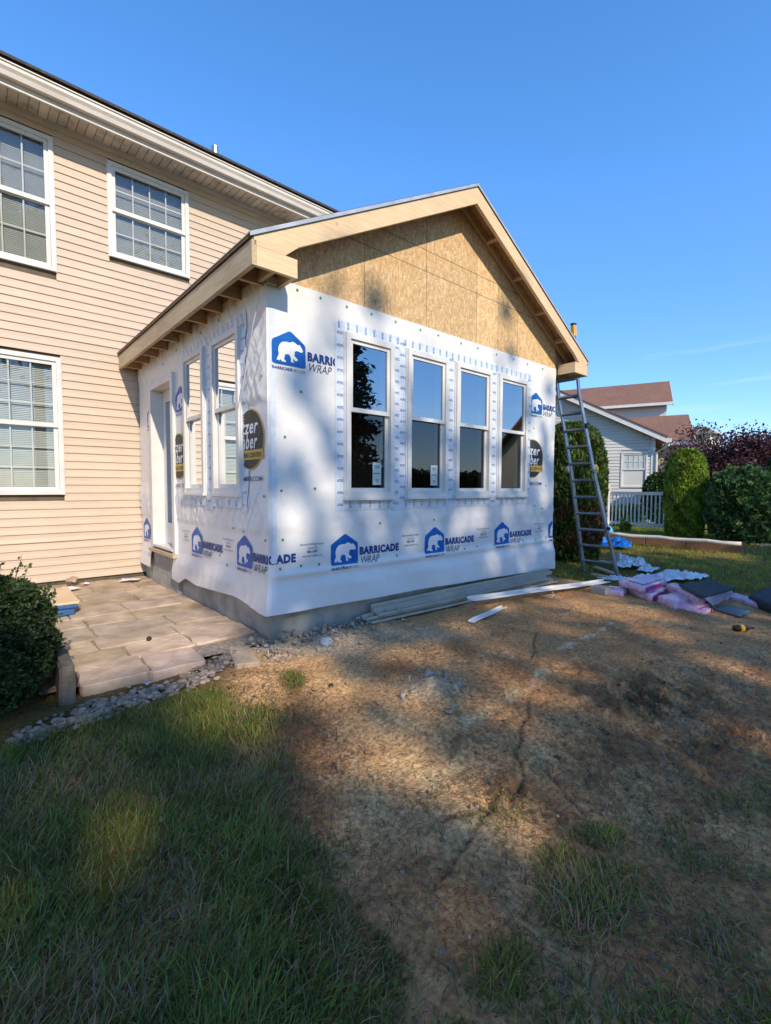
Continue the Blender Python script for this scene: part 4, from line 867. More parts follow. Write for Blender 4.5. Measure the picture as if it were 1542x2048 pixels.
# ================================================================== PATIO
patio = tag(thing('patio', None, None, (-.8, 2, 0)), kind='structure')
def slab(pts, zt, th, seed, par=patio):
    rg = np.random.default_rng(seed); pts = [np.array(p, float) for p in pts]; out_ = []
    for i, p in enumerate(pts):
        q = pts[(i + 1) % 4]
        for t in (0.04, .28, .52, .76, .96): out_.append(p + (q - p) * t + rg.normal(0, .006, 2))
    n = len(out_); c = np.mean(out_, 0); tl_ = rg.normal(0, .006, 2)
    zz = [zt + (p - c) @ tl_ for p in out_]
    vs = [(p[0], p[1], z_ - th) for p, z_ in zip(out_, zz)] + [(p[0], p[1], z_ - .008) for p, z_ in zip(out_, zz)] + [tuple(c + (p - c) * .975) + (z_ + rg.normal(0, .0015),) for p, z_ in zip(out_, zz)] + [tuple(c + (p - c) * .5) + (zt + rg.normal(0, .002),) for p in out_] + [(c[0], c[1], zt)]
    fs = []
    for k in range(3): fs += [(k * n + i, k * n + (i + 1) % n, (k + 1) * n + (i + 1) % n, (k + 1) * n + i) for i in range(n)]
    fs += [(3 * n + i, 3 * n + (i + 1) % n, 4 * n) for i in range(n)]
    o = np.array([c[0], c[1], zt - th]); V = np.array([tuple(v) for v in vs]) - o
    me = bpy.data.meshes.new('paving_slab'); me.from_pydata(V.tolist(), [], fs); me.materials.append(M_stone)
    ca = me.color_attributes.new('Col', 'FLOAT_COLOR', 'POINT'); b = rg.uniform(.82, 1.12); cc = np.array([b, b * rg.uniform(.93, 1.0), b * rg.uniform(.86, 1.0), 1], np.float32); ca.data.foreach_set('color', np.tile(cc, len(V)))
    return link('paving_slab', me, o, par)
rows = [.30, .70, 1.06, 1.54, 1.92, 2.42, 2.84, 3.30, 3.72, 4.15]; sd = 1
A_ = [gz(*p)[:2] for p in ((160, 1383), (301, 1352), (274, 1318), (152, 1340))]; B_ = [gz(*p)[:2] for p in ((306, 1351), (414, 1328), (384, 1301), (280, 1317))]
slab(A_, .035, .09, 91); slab(B_, .03, .09, 92)
C_ = [gz(*p)[:2] for p in ((470, 1338), (520, 1332), (498, 1300), (455, 1302))]; slab(C_, .035, .06, 93)
for a, b in zip(rows[:-1], rows[1:]):
    rg = np.random.default_rng(sd * 5 + 2); x = -1.62 - rg.random() * .3
    while x < -.12:
        x1 = min(x + rg.uniform(.44, .78), .02)
        if -.12 < x1 < .02: x1 = .02
        lift_ = .03 + (.0 if x1 < -.5 else -.012 * rg.random()) + rg.normal(0, .004)
        slab([(max(x, -1.7) + .008, a + .008), (x1 - .008, a + .008), (x1 - .008, b - .008), (max(x, -1.7) + .008, b - .008)], lift_, .07, sd); sd += 1; x = x1
# patio joint bed
m = MB(); us = np.linspace(-1.7, .03, 30); vs_ = np.linspace(-.02, 4.19, 70); PX, PY = np.meshgrid(us, vs_, indexing='ij')
bed = gridmesh('patio_bed', np.stack([PX, PY, .012 + .012 * (fbm(PX * 8, PY * 8, 3, 7) - .5)], -1), M_soil, patio, colors=np.tile(np.array([.36, .30, .23]), (30, 70, 1)), origin=(-.8, 2, 0))
# edging block
m = MB(); c0 = gz(150, 1400, -.06)
m.hexa([(-1.615, -.16, -.1), (-1.515, -.17, -.1), (-1.49, .42, -.1), (-1.60, .42, -.1), (-1.60, -.15, .21), (-1.515, -.155, .21), (-1.50, .42, .215), (-1.59, .42, .215)])
eb = bevel(m.build('edging_block', M_block), .012, 2); tag(eb, 'dark upright edging stone between boxwood and patio slabs', 'edging stone')
# river stones: each stone is small, laid as one bed
Vs = []; Fs = []; Cs = []; o = 0; rg = np.random.default_rng(77); pr_ = [blob((0, 0, 0), 1, s, 2, .62, .25) for s in range(8)]
path_ = [(20, 1470), (150, 1425), (215, 1405), (300, 1382), (380, 1358), (440, 1335), (470, 1318)]
for i in range(620):
    t = rg.random() * (len(path_) - 1); k = int(t); f = t - k; bx = path_[k][0] * (1 - f) + path_[k + 1][0] * f; by = path_[k][1] * (1 - f) + path_[k + 1][1] * f
    p = gz(bx, by + rg.normal(-6, 7)); s = rg.uniform(.011, .026); V, F = pr_[i % 8]; a = rg.random() * 6.28; W = V * s * np.array([1.25, .9, 1]); W = np.stack([W[:, 0] * math.cos(a) - W[:, 1] * math.sin(a), W[:, 0] * math.sin(a) + W[:, 1] * math.cos(a), W[:, 2]], -1)
    if keep_out(p[0] + 0, p[1] - .10) and p[1] > 0: continue
    Vs.append(W + [p[0], p[1], float(gh(p[0], p[1])) + .012 + rg.random() * .012]); Fs.append(F + o); o += len(V); Cs.append(np.tile(np.array([.36, .27, .195]) * rg.uniform(.5, 1.4), (len(V), 1)))
tag(npmesh('river_stones', np.concatenate(Vs), np.concatenate(Fs), M_rock, None, (0, 0, 0), np.concatenate(Cs), True), 'rounded grey river stones bordering the patio slabs', 'gravel', kind='stuff')

# ================================================================== FOLIAGE
def leaf_quads(Cn, size, dirs=None, aspect=1.6, rg=RNG, fold=.25):
    n = len(Cn); d = rg.normal(0, 1, (n, 3)) if dirs is None else dirs + rg.normal(0, .55, (n, 3)); d /= np.linalg.norm(d, axis=1)[:, None]
    t = rg.normal(0, 1, (n, 3)); s = np.cross(d, t); s /= np.linalg.norm(s, axis=1)[:, None]; up = np.cross(s, d)
    sz = size * rg.uniform(.65, 1.3, n); l = (d * (sz * aspect / 2)[:, None]); w_ = s * (sz / 2)[:, None]; f_ = up * (sz * fold)[:, None]
    V = np.stack([Cn - l, Cn + w_ + f_ * .5, Cn + l, Cn - w_ + f_ * .5], 1); F = np.arange(n * 4).reshape(n, 4); return V.reshape(-1, 3), F
def shell_points(n, prof, rg, jitter=.06, inner=.25):
    """points near the surface of a rotationally symmetric crown; prof(t)->(r, z)"""
    t = rg.random(n); a = rg.random(n) * 6.283; r, z = prof(t); k = 1 - np.abs(rg.normal(0, inner, n)) * .5
    bump = 1 + jitter * 4 * (fbm(a * 2.2 + 20, z * 4, 3, 5) - .5)
    P = np.stack([np.cos(a) * r * k * bump, np.sin(a) * r * k * bump, z + rg.normal(0, jitter * .5, n)], -1); Nn = np.stack([np.cos(a), np.sin(a), np.full(n, .4)], -1); return P, Nn
def colvar(P, base, rg, dark=.55, bright=1.35, freq=3.0):
    n = fbm(P[:, 0] * freq + P[:, 2] * freq * .7 + 30, P[:, 1] * freq - P[:, 2] * freq * .6 + 30, 3, 15); k = dark + (bright - dark) * np.clip((n - .25) / .5, 0, 1)
    return np.array(base)[None] * k[:, None] * rg.uniform(.8, 1.2, (len(P), 1))
def arborvitae(loc, h, r, label, seed, base=(.06, .105, .018), brown=None, n=16000, group=None, name='arborvitae'):
    rg = np.random.default_rng(seed); t_ = thing(name, label, 'shrub', loc, group); loc = np.array(loc, float)
    def prof(t):
        z = t * h; rr = r * np.clip(1 - np.abs((t - .42) / .60) ** 5, 0.02, 1) ** .6; rr = np.where(t < .42, r * (.80 + .2 * np.sqrt(t / .42)), rr); return rr, .05 + z * .97
    P, Nn = shell_points(n, prof, rg, .035, .16); top = rg.random(n) < .08
    P[top, 2] = .05 + h * .97 - rg.random(top.sum()) * .06; rr = np.sqrt(rg.random(top.sum())) * r * .45; aa = rg.random(top.sum()) * 6.28; P[top, 0] = np.cos(aa) * rr; P[top, 1] = np.sin(aa) * rr
    Cc = colvar(P, base, rg, .5, 1.4, 6)
    if brown is not None:
        k = brown(P); Cc = Cc * (1 - k[:, None]) + np.array([.16, .075, .03]) * k[:, None] * rg.uniform(.5, 1.3, (n, 1))
    V, F = leaf_quads(P, .042, Nn * .5 + np.array([0, 0, 1.0]), 2.4, rg)
    npmesh('crown', V + loc, F, M_leaf, t_, loc, np.repeat(Cc, 4, 0))
    ts = np.linspace(0, 1, 14); rr, zz = prof(ts); m = MB(); m.tube([loc + [0, 0, z] for z in zz], [max(.02, a * .80) for a in rr], 14); c = m.build('inner_branches', mat('inner_foliage', (.03, .045, .012), (.05, .07, .018), rough=.9, scale=20, bump=.8), t_, smooth=True)
    m = MB(); m.tube([loc - [0, 0, .1], loc + [0, 0, .4]], .07, 8); m.build('trunk', M_bark, t_)
    return t_
def round_shrub(loc, rx, ry, h, label, seed, leafs, size, base, name, freq=3.5, aspect=1.5, squareness=2.6, sprigs=0, bright=1.35):
    rg = np.random.default_rng(seed); t_ = thing(name, label, 'shrub', loc); loc = np.array(loc, float)
    d = rg.normal(0, 1, (leafs, 3)); d /= np.linalg.norm(d, axis=1)[:, None]; d[:, 2] = np.abs(d[:, 2]) * np.where(rg.random(leafs) < .25, -.6, 1)
    q = (np.abs(d) ** squareness).sum(1) ** (1 / squareness); k = 1 - np.abs(rg.normal(0, .10, leafs)) - .10 * (fbm(d[:, 0] * 5 + 9, d[:, 1] * 5 + d[:, 2] * 5 + 9, 3, 8) - .4) * 2
    P = d / q[:, None] * k[:, None] * np.array([rx, ry, h / 2]); P[:, 2] += h / 2
    Cc = colvar(P, base, rg, .5, bright, freq / max(rx, .4)); V, F = leaf_quads(P, size, d * .8, aspect, rg, .3)
    if sprigs:
        ex_v = []; m = MB()
        for i in range(sprigs):
            a = rg.random() * 6.28; b = rg.uniform(.2, 1.3); dd = np.array([math.cos(a) * math.cos(b), math.sin(a) * math.cos(b), math.sin(b)]); q_ = (np.abs(dd) ** squareness).sum() ** (1 / squareness)
            s0 = dd / q_ * np.array([rx, ry, h / 2]) * .95 + [0, 0, h / 2]; ln = rg.uniform(.06, .17); s1 = s0 + (dd * .5 + np.array([0, 0, .7])) * ln; m.tube([loc + s0, loc + s1], [.003, .0015], 4)
            for j in range(14): ex_v.append(s0 + (s1 - s0) * rg.uniform(.2, 1.05) + rg.normal(0, .012, 3))
        E = np.array(ex_v); V2, F2 = leaf_quads(E, size * 1.05, None, aspect, rg); V = np.concatenate([V, V2]); F = np.concatenate([F, F2 + len(Cc) * 4]); Cc = np.concatenate([Cc, colvar(E, base, rg, .8, 1.6, 4)]); tag(m.build('twig', M_bark, t_), kind='stuff')
    npmesh('crown', V + loc, F, M_leaf, t_, loc, np.repeat(Cc, 4, 0))
    V, F = blob((0, 0, 0), 1, seed, 3, 1, .12); V = V / (np.abs(V) ** squareness).sum(1)[:, None] ** (1 / squareness) * .82 * np.array([rx, ry, h / 2]) + loc + [0, 0, h / 2]
    npmesh('inner_branches', V, F, MATS['inner_foliage'], t_, loc, None, True)
    return t_
pA = dep(1142, 979, 9.6)
thA = arborvitae((pA[0], pA[1], -.05), 2.78, .66, 'tall dark arborvitae with browned patches behind the ladder', 3, base=(.075, .12, .022), n=19000, brown=lambda P: np.clip(sstep(1.35, .75, P[:, 2]) * sstep(.2, .5, P[:, 2]) * 1.3 * (fbm(P[:, 0] * 3 + 4, P[:, 2] * 3 + P[:, 1] * 2, 3, 3) > .45), 0, .9))
p2 = gz(1368, 1078, .05); arborvitae((p2[0], p2[1], .05), 2.42, .50, 'bright green clipped arborvitae column beside the white picket fence', 4, base=(.20, .29, .03), n=20000)
p3 = gz(1484, 1088, .05); round_shrub((p3[0], p3[1], .03), .78, .78, 1.92, 'broad leafy green shrub in front of the black fence', 5, 13000, .075, (.08, .14, .04), 'leafy_shrub', bright=1.8, sprigs=30)
p4 = gz(1572, 1090, .05); arborvitae((p4[0], p4[1], .05), 2.3, .5, 'dark arborvitae at the end of the black fence beyond the leafy shrub', 6, base=(.035, .06, .018), n=7000)
p5 = dep(1322, 1000, 17.0); round_shrub((p5[0], p5[1], .1), .6, .6, 1.9, 'green shrub growing against the pale neighbouring house corner', 7, 4000, .08, (.05, .10, .025), 'leafy_shrub')
p6 = dep(1255, 1000, 16.8); round_shrub((p6[0], p6[1], .1), 1.0, .5, .75, 'low green shrub under the neighbouring house window', 8, 3000, .08, (.05, .10, .03), 'low_shrub')
round_shrub((-2.12, .24, -.09), .56, .76, .92, 'dense dark boxwood bush beside the patio slabs', 9, 40000, .019, (.045, .075, .022), 'boxwood_bush', freq=3, aspect=1.4, squareness=2.3, sprigs=46)
p7 = gz(1250, 1066, .05); round_shrub((p7[0], p7[1], .05), .16, .16, .34, 'small yellow green plant in front of the picket fence', 10, 500, .045, (.26, .26, .03), 'small_plant', sprigs=6)
# purple leaved tree
def limb_tree(name, label, loc, h, crown, leafs, size, base, seed, spread, cat='tree', nl=9, trunk_r=.12, group=None, trunk_h=.35):
    rg = np.random.default_rng(seed); t_ = thing(name, label, cat, loc, group); loc = np.array(loc, float); m = MB()
    m.tube([loc - [0, 0, .2], loc + [.03, 0, h * trunk_h], loc + [0, .05, h * .8]], [trunk_r, trunk_r * .7, trunk_r * .2], 10)
    C0 = []
    for i in range(nl):
        a = i / nl * 6.28 + rg.normal(0, .3); el = rg.uniform(.05, .95); tip = np.array([math.cos(a) * crown[0] * (1 - el * .55), math.sin(a) * crown[1] * (1 - el * .55), h * trunk_h + (h * (1 - trunk_h)) * el]); tip *= rg.uniform(.8, 1.0)
        st = np.array([0, 0, h * trunk_h * rg.uniform(.8, 1.3)]); mid = (st + tip) / 2 + [0, 0, .12 * h * rg.random()]; m.tube([loc + st, loc + mid, loc + tip], [trunk_r * .5, trunk_r * .3, .01], 6)
        for q_ in (mid, tip, (mid + tip) / 2, (st + mid) / 2): C0.append(q_)
    m.build('trunk', M_bark, t_)
    C0 = np.array(C0); idx = rg.integers(0, len(C0), leafs); P = C0[idx] + rg.normal(0, 1, (leafs, 3)) * spread
    P[:, 2] = np.maximum(P[:, 2], h * trunk_h * .7)
    if group:
        for gp, gr_ in GAPS:
            dv = P + loc - gp; dl = np.linalg.norm(dv - (dv @ SUN)[:, None] * SUN, axis=1); P = P[dl > gr_ * 1.15]
        W = P + loc; G_ = W - SUN * (W[:, 2] / SUN[2])[:, None]; Fw = W - SUN * (W[:, 1] / SUN[1])[:, None]   # where each leaf's shadow falls
        keep_ = np.ones(len(P)); keep_[(G_[:, 0] > -.9) & (G_[:, 0] < 5) & (G_[:, 1] > -3.7) & (G_[:, 1] < -.25)] = .17; keep_[(G_[:, 0] > 5) & (G_[:, 1] > -4)] = .55  # crowns thinned by where their shadows land, to shape the light
        keep_[(G_[:, 0] > -1.7) & (G_[:, 0] < 0) & (G_[:, 1] > -.2) & (G_[:, 1] < 4.3)] = .45
        keep_[(Fw[:, 0] > 0) & (Fw[:, 0] < 5) & (Fw[:, 2] > .3) & (Fw[:, 2] <= 2.5)] = .75; up_ = Fw[:, 2] > 2.5; keep_[up_] = .18; keep_[up_ & (Fw[:, 0] < 1.7) & (Fw[:, 0] > .5) & (Fw[:, 2] < 3.9)] = .9
        P = P[rg.random(len(P)) < keep_]; leafs = len(P)
    Cc = colvar(P, base, rg, .5, 1.5, 1.5); V, F = leaf_quads(P, size, None, 1.5, rg); npmesh('crown', V + loc, F, M_leaf, t_, loc, np.repeat(Cc, 4, 0)); return t_
p8 = dep(1455, 979, 20.0); limb_tree('purple_tree', 'dark purple leaved ornamental tree behind the hedge', (p8[0], p8[1], .1), 4.15, (2.5, 2.5), 34000, .075, (.075, .030, .038), 12, np.array([.42, .42, .22]), nl=22, trunk_r=.10, trunk_h=.28)
# leaves cut from the crowns along sun rays to light these spots: (spot, radius)
GAPS = [(gz(590, 1332), .30), (gz(455, 1410), .26), (gz(265, 1640), .13), (gz(1175, 1205), .26), (gz(1225, 1222), .22), (gz(1120, 1185), .2), (gz(1500, 1345), .16), (gz(1560, 1365), .16), (gz(1440, 1325), .12), (gz(560, 1345), .2), (fy(600, 1050, 0), .16), (fy(640, 960, 0), .17), (fy(655, 1060, 0), .10), (fy(755, 1060, 0), .10), (fy(960, 1050, 0), .13), (fy(980, 1130, 0), .16), (fy(620, 880, 0), .15), (gz(250, 1250), .35), (gz(400, 1260), .3), (gz(330, 1290), .25), (gz(200, 1220), .25), (gz(180, 1305), .2), (gz(350, 1215), .25), (gz(430, 1290), .2), (gz(240, 1335), .18), (gz(1300, 1100), .4), (gz(1420, 1110), .4)]
# shade trees behind the viewpoint (seen as reflections and as the shade over the yard)
for (tx, ty, th_, rx0, nleaf, sd0, lb0) in ((-6.9, -24.5, 18.3, 3.6, 13500, 21, 'tall leafy maple shading the long lawn grass'), (-3.2, -25, 19.8, 3.6, 15000, 22, 'tall leafy maple whose crown dapples the wrapped gable wall'), (1.4, -24.5, 19.5, 3.6, 15000, 23, 'tall leafy maple shading the churned dirt'), (6.6, -25, 18.6, 3.4, 9000, 25, 'tall leafy maple nearest the dark spruce')):
    limb_tree('maple_tree', lb0, (tx, ty, 0), th_, (rx0, 2.8), nleaf, .27, (.05, .09, .025), sd0, np.array([1.15, 1.15, .95]), nl=20, trunk_r=.34, group='shade trees along the yard', trunk_h=.56)
def spruce(loc, h, r, label, seed, n=15000):
    rg = np.random.default_rng(seed); t_ = thing('spruce_tree', label, 'tree', loc); loc = np.array(loc, float); m = MB(); m.tube([loc - [0, 0, .2], loc + [0, 0, h]], [.2, .02], 10); P = []; D = []
    for k in range(26):
        z = h * (.12 + .86 * k / 26); L_ = r * (1 - k / 27) ** .9
        for j in range(9):
            a = rg.random() * 6.28; ln = L_ * rg.uniform(.7, 1.1); d = np.array([math.cos(a), math.sin(a), -.18]); m.tube([loc + [0, 0, z], loc + [0, 0, z] + d * ln], [.025, .005], 4)
            c = int(n / 26 / 9 * (ln / r * 1.7)); s = rg.random(c) ** .7; P.append(np.array([0, 0, z]) + d * (s * ln)[:, None] + rg.normal(0, 1, (c, 3)) * np.array([.13, .13, .10])); D.append(np.tile(d, (c, 1)))
    m.build('trunk', M_bark, t_); P = np.concatenate(P); D = np.concatenate(D); V, F = leaf_quads(P, .10, D, 2.4, rg); npmesh('crown', V + loc, F, M_leaf, t_, loc, np.repeat(colvar(P, (.028, .05, .028), rg), 4, 0)); return t_
spruce((8.7, -10.6, 0), 8.2, 2.1, 'tall dark spruce mirrored in the first front window', 31)

# ================================================================== RIGHT SIDE YARD
# ladder
lad = thing('ladder', 'articulated aluminium ladder with yellow top cap leaning on the eave', 'ladder', (6.2, -.3, -.15))
nearp = [np.array(p) for p in (fy(1237, 1160, -.46), fy(1205, 1020, -.30), fy(1178, 900, -.14), fy(1164, 812, -.02), fy(1152, 757, .06), fy(1146.5, 640, .06))]
zn = [p[2] for p in nearp]
def near_at(z): return np.array([np.interp(z, zn, [p[k] for p in nearp]) for k in range(3)])
def far_at(z):
    q_ = near_at(z); w_ = np.interp(z, [-.2, 1.4, 1.8, 4.2], [.60, .43, .38, .36]); return q_ + np.array([.0, w_, 0])
for fn in (near_at, far_at):
    zz = np.array([-.16, .6, 1.3, 1.72]); m = MB()
    for z0_, z1_ in zip(zz[:-1], zz[1:]): m.bar(fn(z0_), fn(z1_ + .01), .03, .085, up=(1, 0, .3))
    m.build('lower_rail', M_alu, lad)
    m = MB()
    zz = np.array([1.70, 2.55, 3.02, 3.95])
    for z0_, z1_ in zip(zz[:-1], zz[1:]): m.bar(fn(z0_), fn(z1_ + .01), .026, .075, up=(1, 0, .3))
    m.build('upper_rail', M_alu, lad)
    m = MB(); p = fn(1.74); sd_ = -1 if fn is near_at else 1; m.tube([p + [0, sd_ * .015, 0], p + [0, sd_ * .05, 0]], .07, 16); m.build('hinge', M_drip, lad)
    m = MB(); p = fn(1.74); m.tube([p + [0, sd_ * .05, 0], p + [0, sd_ * .075, 0]], .04, 14); m.build('hinge_lock', M_yelp, lad)
    m = MB(); m.bar(fn(3.93), fn(4.10), .05, .10, up=(1, 0, .3)); cp = m.build('top_cap', M_yelp, lad)
    m = MB(); m.bar(fn(4.10), fn(4.13), .054, .105, up=(1, 0, .3)); m.build('cap_end', M_blk, cp)
    m = MB(); p = fn(2.46); m.tube([p + [0, sd_ * .012, 0], p + [0, sd_ * .05, 0]], .045, 14); m.build('lock_knob', M_blk, lad)
    m = MB(); p = fn(.73); m.tube([p + [0, sd_ * .012, 0], p + [0, sd_ * .05, 0]], .03, 12); m.build('lock_knob', M_blk, lad)
    m = MB(); m.bar(fn(-.19), fn(-.13), .05, .11, up=(1, 0, .3)); m.build('rubber_foot', M_blk, lad)
for i in range(14):
    z_ = .12 + i * .285; m = MB(); m.bar(near_at(z_) + [0, .012, 0], far_at(z_) - [0, .012, 0], .055, .034, up=(.5, 0, 1)); m.build('rung', M_alu, lad)
# siding strips by the foundation
def strip(p, q, wd, ht, mtl, label, name, cat='siding strip', z=0.0, lip=True, group=None):
    p = np.array([*p[:2], 0.]); q = np.array([*q[:2], 0.]); d = q - p; L_ = np.linalg.norm(d[:2]); d /= L_; sd_ = np.array([-d[1], d[0], 0])
    prof_ = [(-wd / 2, 0), (wd / 2, 0), (wd / 2, ht), (wd / 2 - .003, ht), (wd / 2 - .003, .003), (-wd / 2 + .003, .003), (-wd / 2 + .003, ht * .6), (-wd / 2, ht * .6)]
    n = 7; m = MB(); k = len(prof_); vs = []
    for i in range(n):
        c = p + d * L_ * i / (n - 1); zc = z[0] + (z[1] - z[0]) * i / (n - 1) if hasattr(z, '__len__') else z; zc += .004 * math.sin(i * 1.7 + wd * 90)
        for a, b in prof_: vs.append(c + sd_ * a + [0, 0, zc + b])
    fs = [(i * k + j, i * k + (j + 1) % k, (i + 1) * k + (j + 1) % k, (i + 1) * k + j) for i in range(n - 1) for j in range(k)]
    m.add(vs, fs + [tuple(range(k)), tuple(range(n * k - 1, n * k - k - 1, -1))]); return tag(m.build(name, mtl), label, cat, group)
gB = 'tan strips lying along the foundation'
strip((1.03, -.17), (4.55, -.28), .085, .040, M_jch, 'lowest tan vinyl strip of the pile on the dirt by the foundation', 'vinyl_strip', z=.02, group=gB)
strip((1.00, -.12), (4.45, -.22), .075, .045, M_jch, 'tan vinyl strip pushed back against the foundation wall', 'vinyl_strip', z=.05, group=gB)
strip((1.16, -.15), (4.40, -.24), .075, .045, M_jch, 'middle tan vinyl strip of the pile by the foundation', 'vinyl_strip', z=.075, group=gB)
strip((1.13, -.09), (4.62, -.15), .045, .085, M_jch, 'perforated upright tan vinyl strip on top of the pile', 'vinyl_strip', z=.10, group=gB)
m_ = fy(940, 1200, -.2)
wa, wb = gz(941, 1199, .13), gz(1214, 1160, .06)
strip(wa, wb, .11, .035, M_white, 'long white trim strip laid across the tan strips', 'trim_strip', 'trim strip', z=(.125, .03))
wa, wb = gz(942, 1243, .02), gz(1009, 1213, .02); strip(wa, wb, .065, .022, M_white, 'short white channel offcut alone on the dirt', 'trim_offcut', 'trim strip', z=.012)
# thin cable on the ground
m = MB(); m.tube([gz(px, py, .012 + float(gh(*gz(px, py)[:2]))) for px, py in ((1075, 1182), (1085, 1190), (1105, 1196), (1130, 1205), (1150, 1212))], .004, 5); m.tube([gz(1103, 1181, .05), gz(1108, 1190, .01), gz(1100, 1196, .01)], .004, 5); tag(m.build('thin_cable', M_wire), 'thin pale cable trailing from the trim strips over the dirt', 'cable')
# pink wrapped bundles
def pack(pxs, zt, th, mtl, label, name, cat='bundle', seed=0, puff=.006, group=None, top=None, end=None):
    rg = np.random.default_rng(seed); c = [gz(px, py, zt) for px, py in pxs]; n = 9
    U, V = np.meshgrid(np.linspace(0, 1, n), np.linspace(0, 1, n), indexing='ij')
    P = (c[0][None, None] * ((1 - U) * (1 - V))[..., None] + c[1][None, None] * (U * (1 - V))[..., None] + c[2][None, None] * (U * V)[..., None] + c[3][None, None] * ((1 - U) * V)[..., None])
    e = np.minimum(np.minimum(U, 1 - U), np.minimum(V, 1 - V)); P[..., 2] += puff * np.sqrt(np.clip(e * 4, 0, 1)) - puff * .7 + (rg.random((n, n)) - .5) * puff * .7
    idx = np.arange(n * n).reshape(n, n); ring = np.concatenate([idx[:, 0], idx[-1, 1:], idx[-2::-1, -1], idx[0, -2:0:-1]]); Vt = P.reshape(-1, 3); cen = Vt.mean(0)
    rows_ = [Vt]; F = [(idx[i, j], idx[i + 1, j], idx[i + 1, j + 1], idx[i, j + 1]) for i in range(n - 1) for j in range(n - 1)]; prev = list(ring); k = n * n; R_ = len(ring)
    for s, grow in ((.35, 1.015), (.7, 1.012), (1.0, .985)):
        v = Vt[ring].copy(); v[:, :2] = cen[:2] + (v[:, :2] - cen[:2]) * grow; v[:, 2] = zt - th * s - puff * .5; v += (rg.random(v.shape) - .5) * puff * .6; rows_.append(v); cur = list(range(k, k + R_))
        F += [(prev[i], prev[(i + 1) % R_], cur[(i + 1) % R_], cur[i]) for i in range(R_)]; prev = cur; k += R_
    m = MB(); m.add(np.concatenate(rows_), F + [tuple(prev)])
    ob = m.build(name, mtl, smooth=True); tag(ob, label, cat, group)
    if top:
        q_ = np.array([P[1, 1], P[-2, 1], P[-2, -2], P[1, -2]]) + [0, 0, puff + .006]; mm = MB(); mm.quad(*q_); mm.build('print_panel', top, ob, fix=False)
    if end:
        a_, b_ = np.array(c[end[0]]), np.array(c[end[1]]); dn = (a_ + b_) / 2 - cen; dn[2] = 0; dn /= np.linalg.norm(dn); a2_, b2_ = a_ * .92 + b_ * .08, a_ * .3 + b_ * .7; o_ = dn * .02
        mm = MB(); mm.quad(a2_ + o_ - [0, 0, .012], b2_ + o_ - [0, 0, .012], b2_ + o_ - [0, 0, th * .85], a2_ + o_ - [0, 0, th * .85]); mm.build('end_label', M_mag, ob, fix=False)
    return ob
gP = 'pink wrapped bundles dumped on the grass'
pack([(1256, 1172.5), (1302.5, 1191), (1334, 1174.5), (1290, 1162)], .09, .10, M_pink, 'pink wrapped bundle lying under the topmost pink bundle', 'wrapped_bundle', seed=1, group=gP, end=(1, 2), top=M_lil)
pack([(1238.5, 1160), (1286.5, 1174), (1334, 1159), (1300, 1150)], .17, .08, M_pink, 'topmost pink wrapped bundle with lilac printed face', 'wrapped_bundle', seed=2, group=gP, top=M_lil, end=(1, 2))
pack([(1205, 1177), (1246, 1183), (1258, 1174), (1214, 1170)], .07, .09, M_pink, 'crumpled pink wrapped bundle nearest the long white trim strip', 'wrapped_bundle', seed=3, puff=.014, group=gP)
pack([(1316, 1190), (1350, 1203), (1392, 1194), (1352, 1183)], .10, .11, M_pink, 'sagging pink wrapped bundle propping the dark shingle sheet', 'wrapped_bundle', seed=4, puff=.014, group=gP)
pack([(1345, 1203), (1392, 1214), (1420, 1206), (1370, 1196)], .06, .07, M_pink, 'flattened pink wrapped bundle below the dark shingle sheet', 'wrapped_bundle', seed=5, puff=.014, group=gP, end=(1, 2))
pack([(1350, 1211), (1410, 1224), (1425, 1216), (1372, 1206)], .03, .04, M_pink, 'lowest pink wrapped bundle lying flat beside the grey sheet', 'wrapped_bundle', seed=6, puff=.014, group=gP)
pack([(1460, 1192), (1518, 1206), (1524, 1200), (1468, 1184)], .05, .06, M_pink, 'narrow pink wrapped bundle poking out toward the dark shingle bundle', 'wrapped_bundle', seed=7, puff=.014, group=gP)
pack([(1333, 1167), (1396, 1193), (1412, 1190), (1350, 1163)], .16, .10, M_pink, 'steep pink wrapper folded along the dark shingle sheet', 'wrapped_bundle', seed=8, puff=.014, group=gP)
pack([(1358, 1168), (1405, 1193), (1470, 1175), (1417, 1158)], .215, .025, M_shin, 'charcoal shingle sheet lying on top of the pink bundles', 'shingle_sheet', 'shingles', seed=9, puff=.006)
m = MB(); q0, q1, q2, q3 = gz(1405, 1195, .19), gz(1470, 1177, .19), gz(1462, 1192, .05), gz(1428, 1212, .03); mid_ = (q0 + q3) / 2
G = np.zeros((9, 9, 3)); U, V_ = np.meshgrid(np.linspace(0, 1, 9), np.linspace(0, 1, 9), indexing='ij')
G = q0 * ((1 - U) * (1 - V_))[..., None] + q1 * (U * (1 - V_))[..., None] + q2 * (U * V_)[..., None] + q3 * ((1 - U) * V_)[..., None]; G += (np.random.default_rng(4).random(G.shape) - .5) * .03
tag(gridmesh('plastic_flap', G, M_lil, None, origin=tuple(q0)), 'torn lilac plastic wrapper hanging off the shingle sheet', 'plastic wrap')
pack([(1426, 1215), (1480, 1231), (1503, 1221), (1450, 1209)], .025, .02, mat('slate_sheet', (.10, .125, .14), (.15, .175, .19), rough=.6), 'flat blue grey sheet on the dirt in front of the bundles', 'slate_sheet', 'sheet', seed=10, puff=.004)
pack([(1498, 1190), (1560, 1215), (1600, 1195), (1535, 1172)], .10, .10, M_shin, 'dark shingle bundle on the grass beyond the pink bundles', 'shingle_bundle', 'shingles', seed=11, puff=.01)
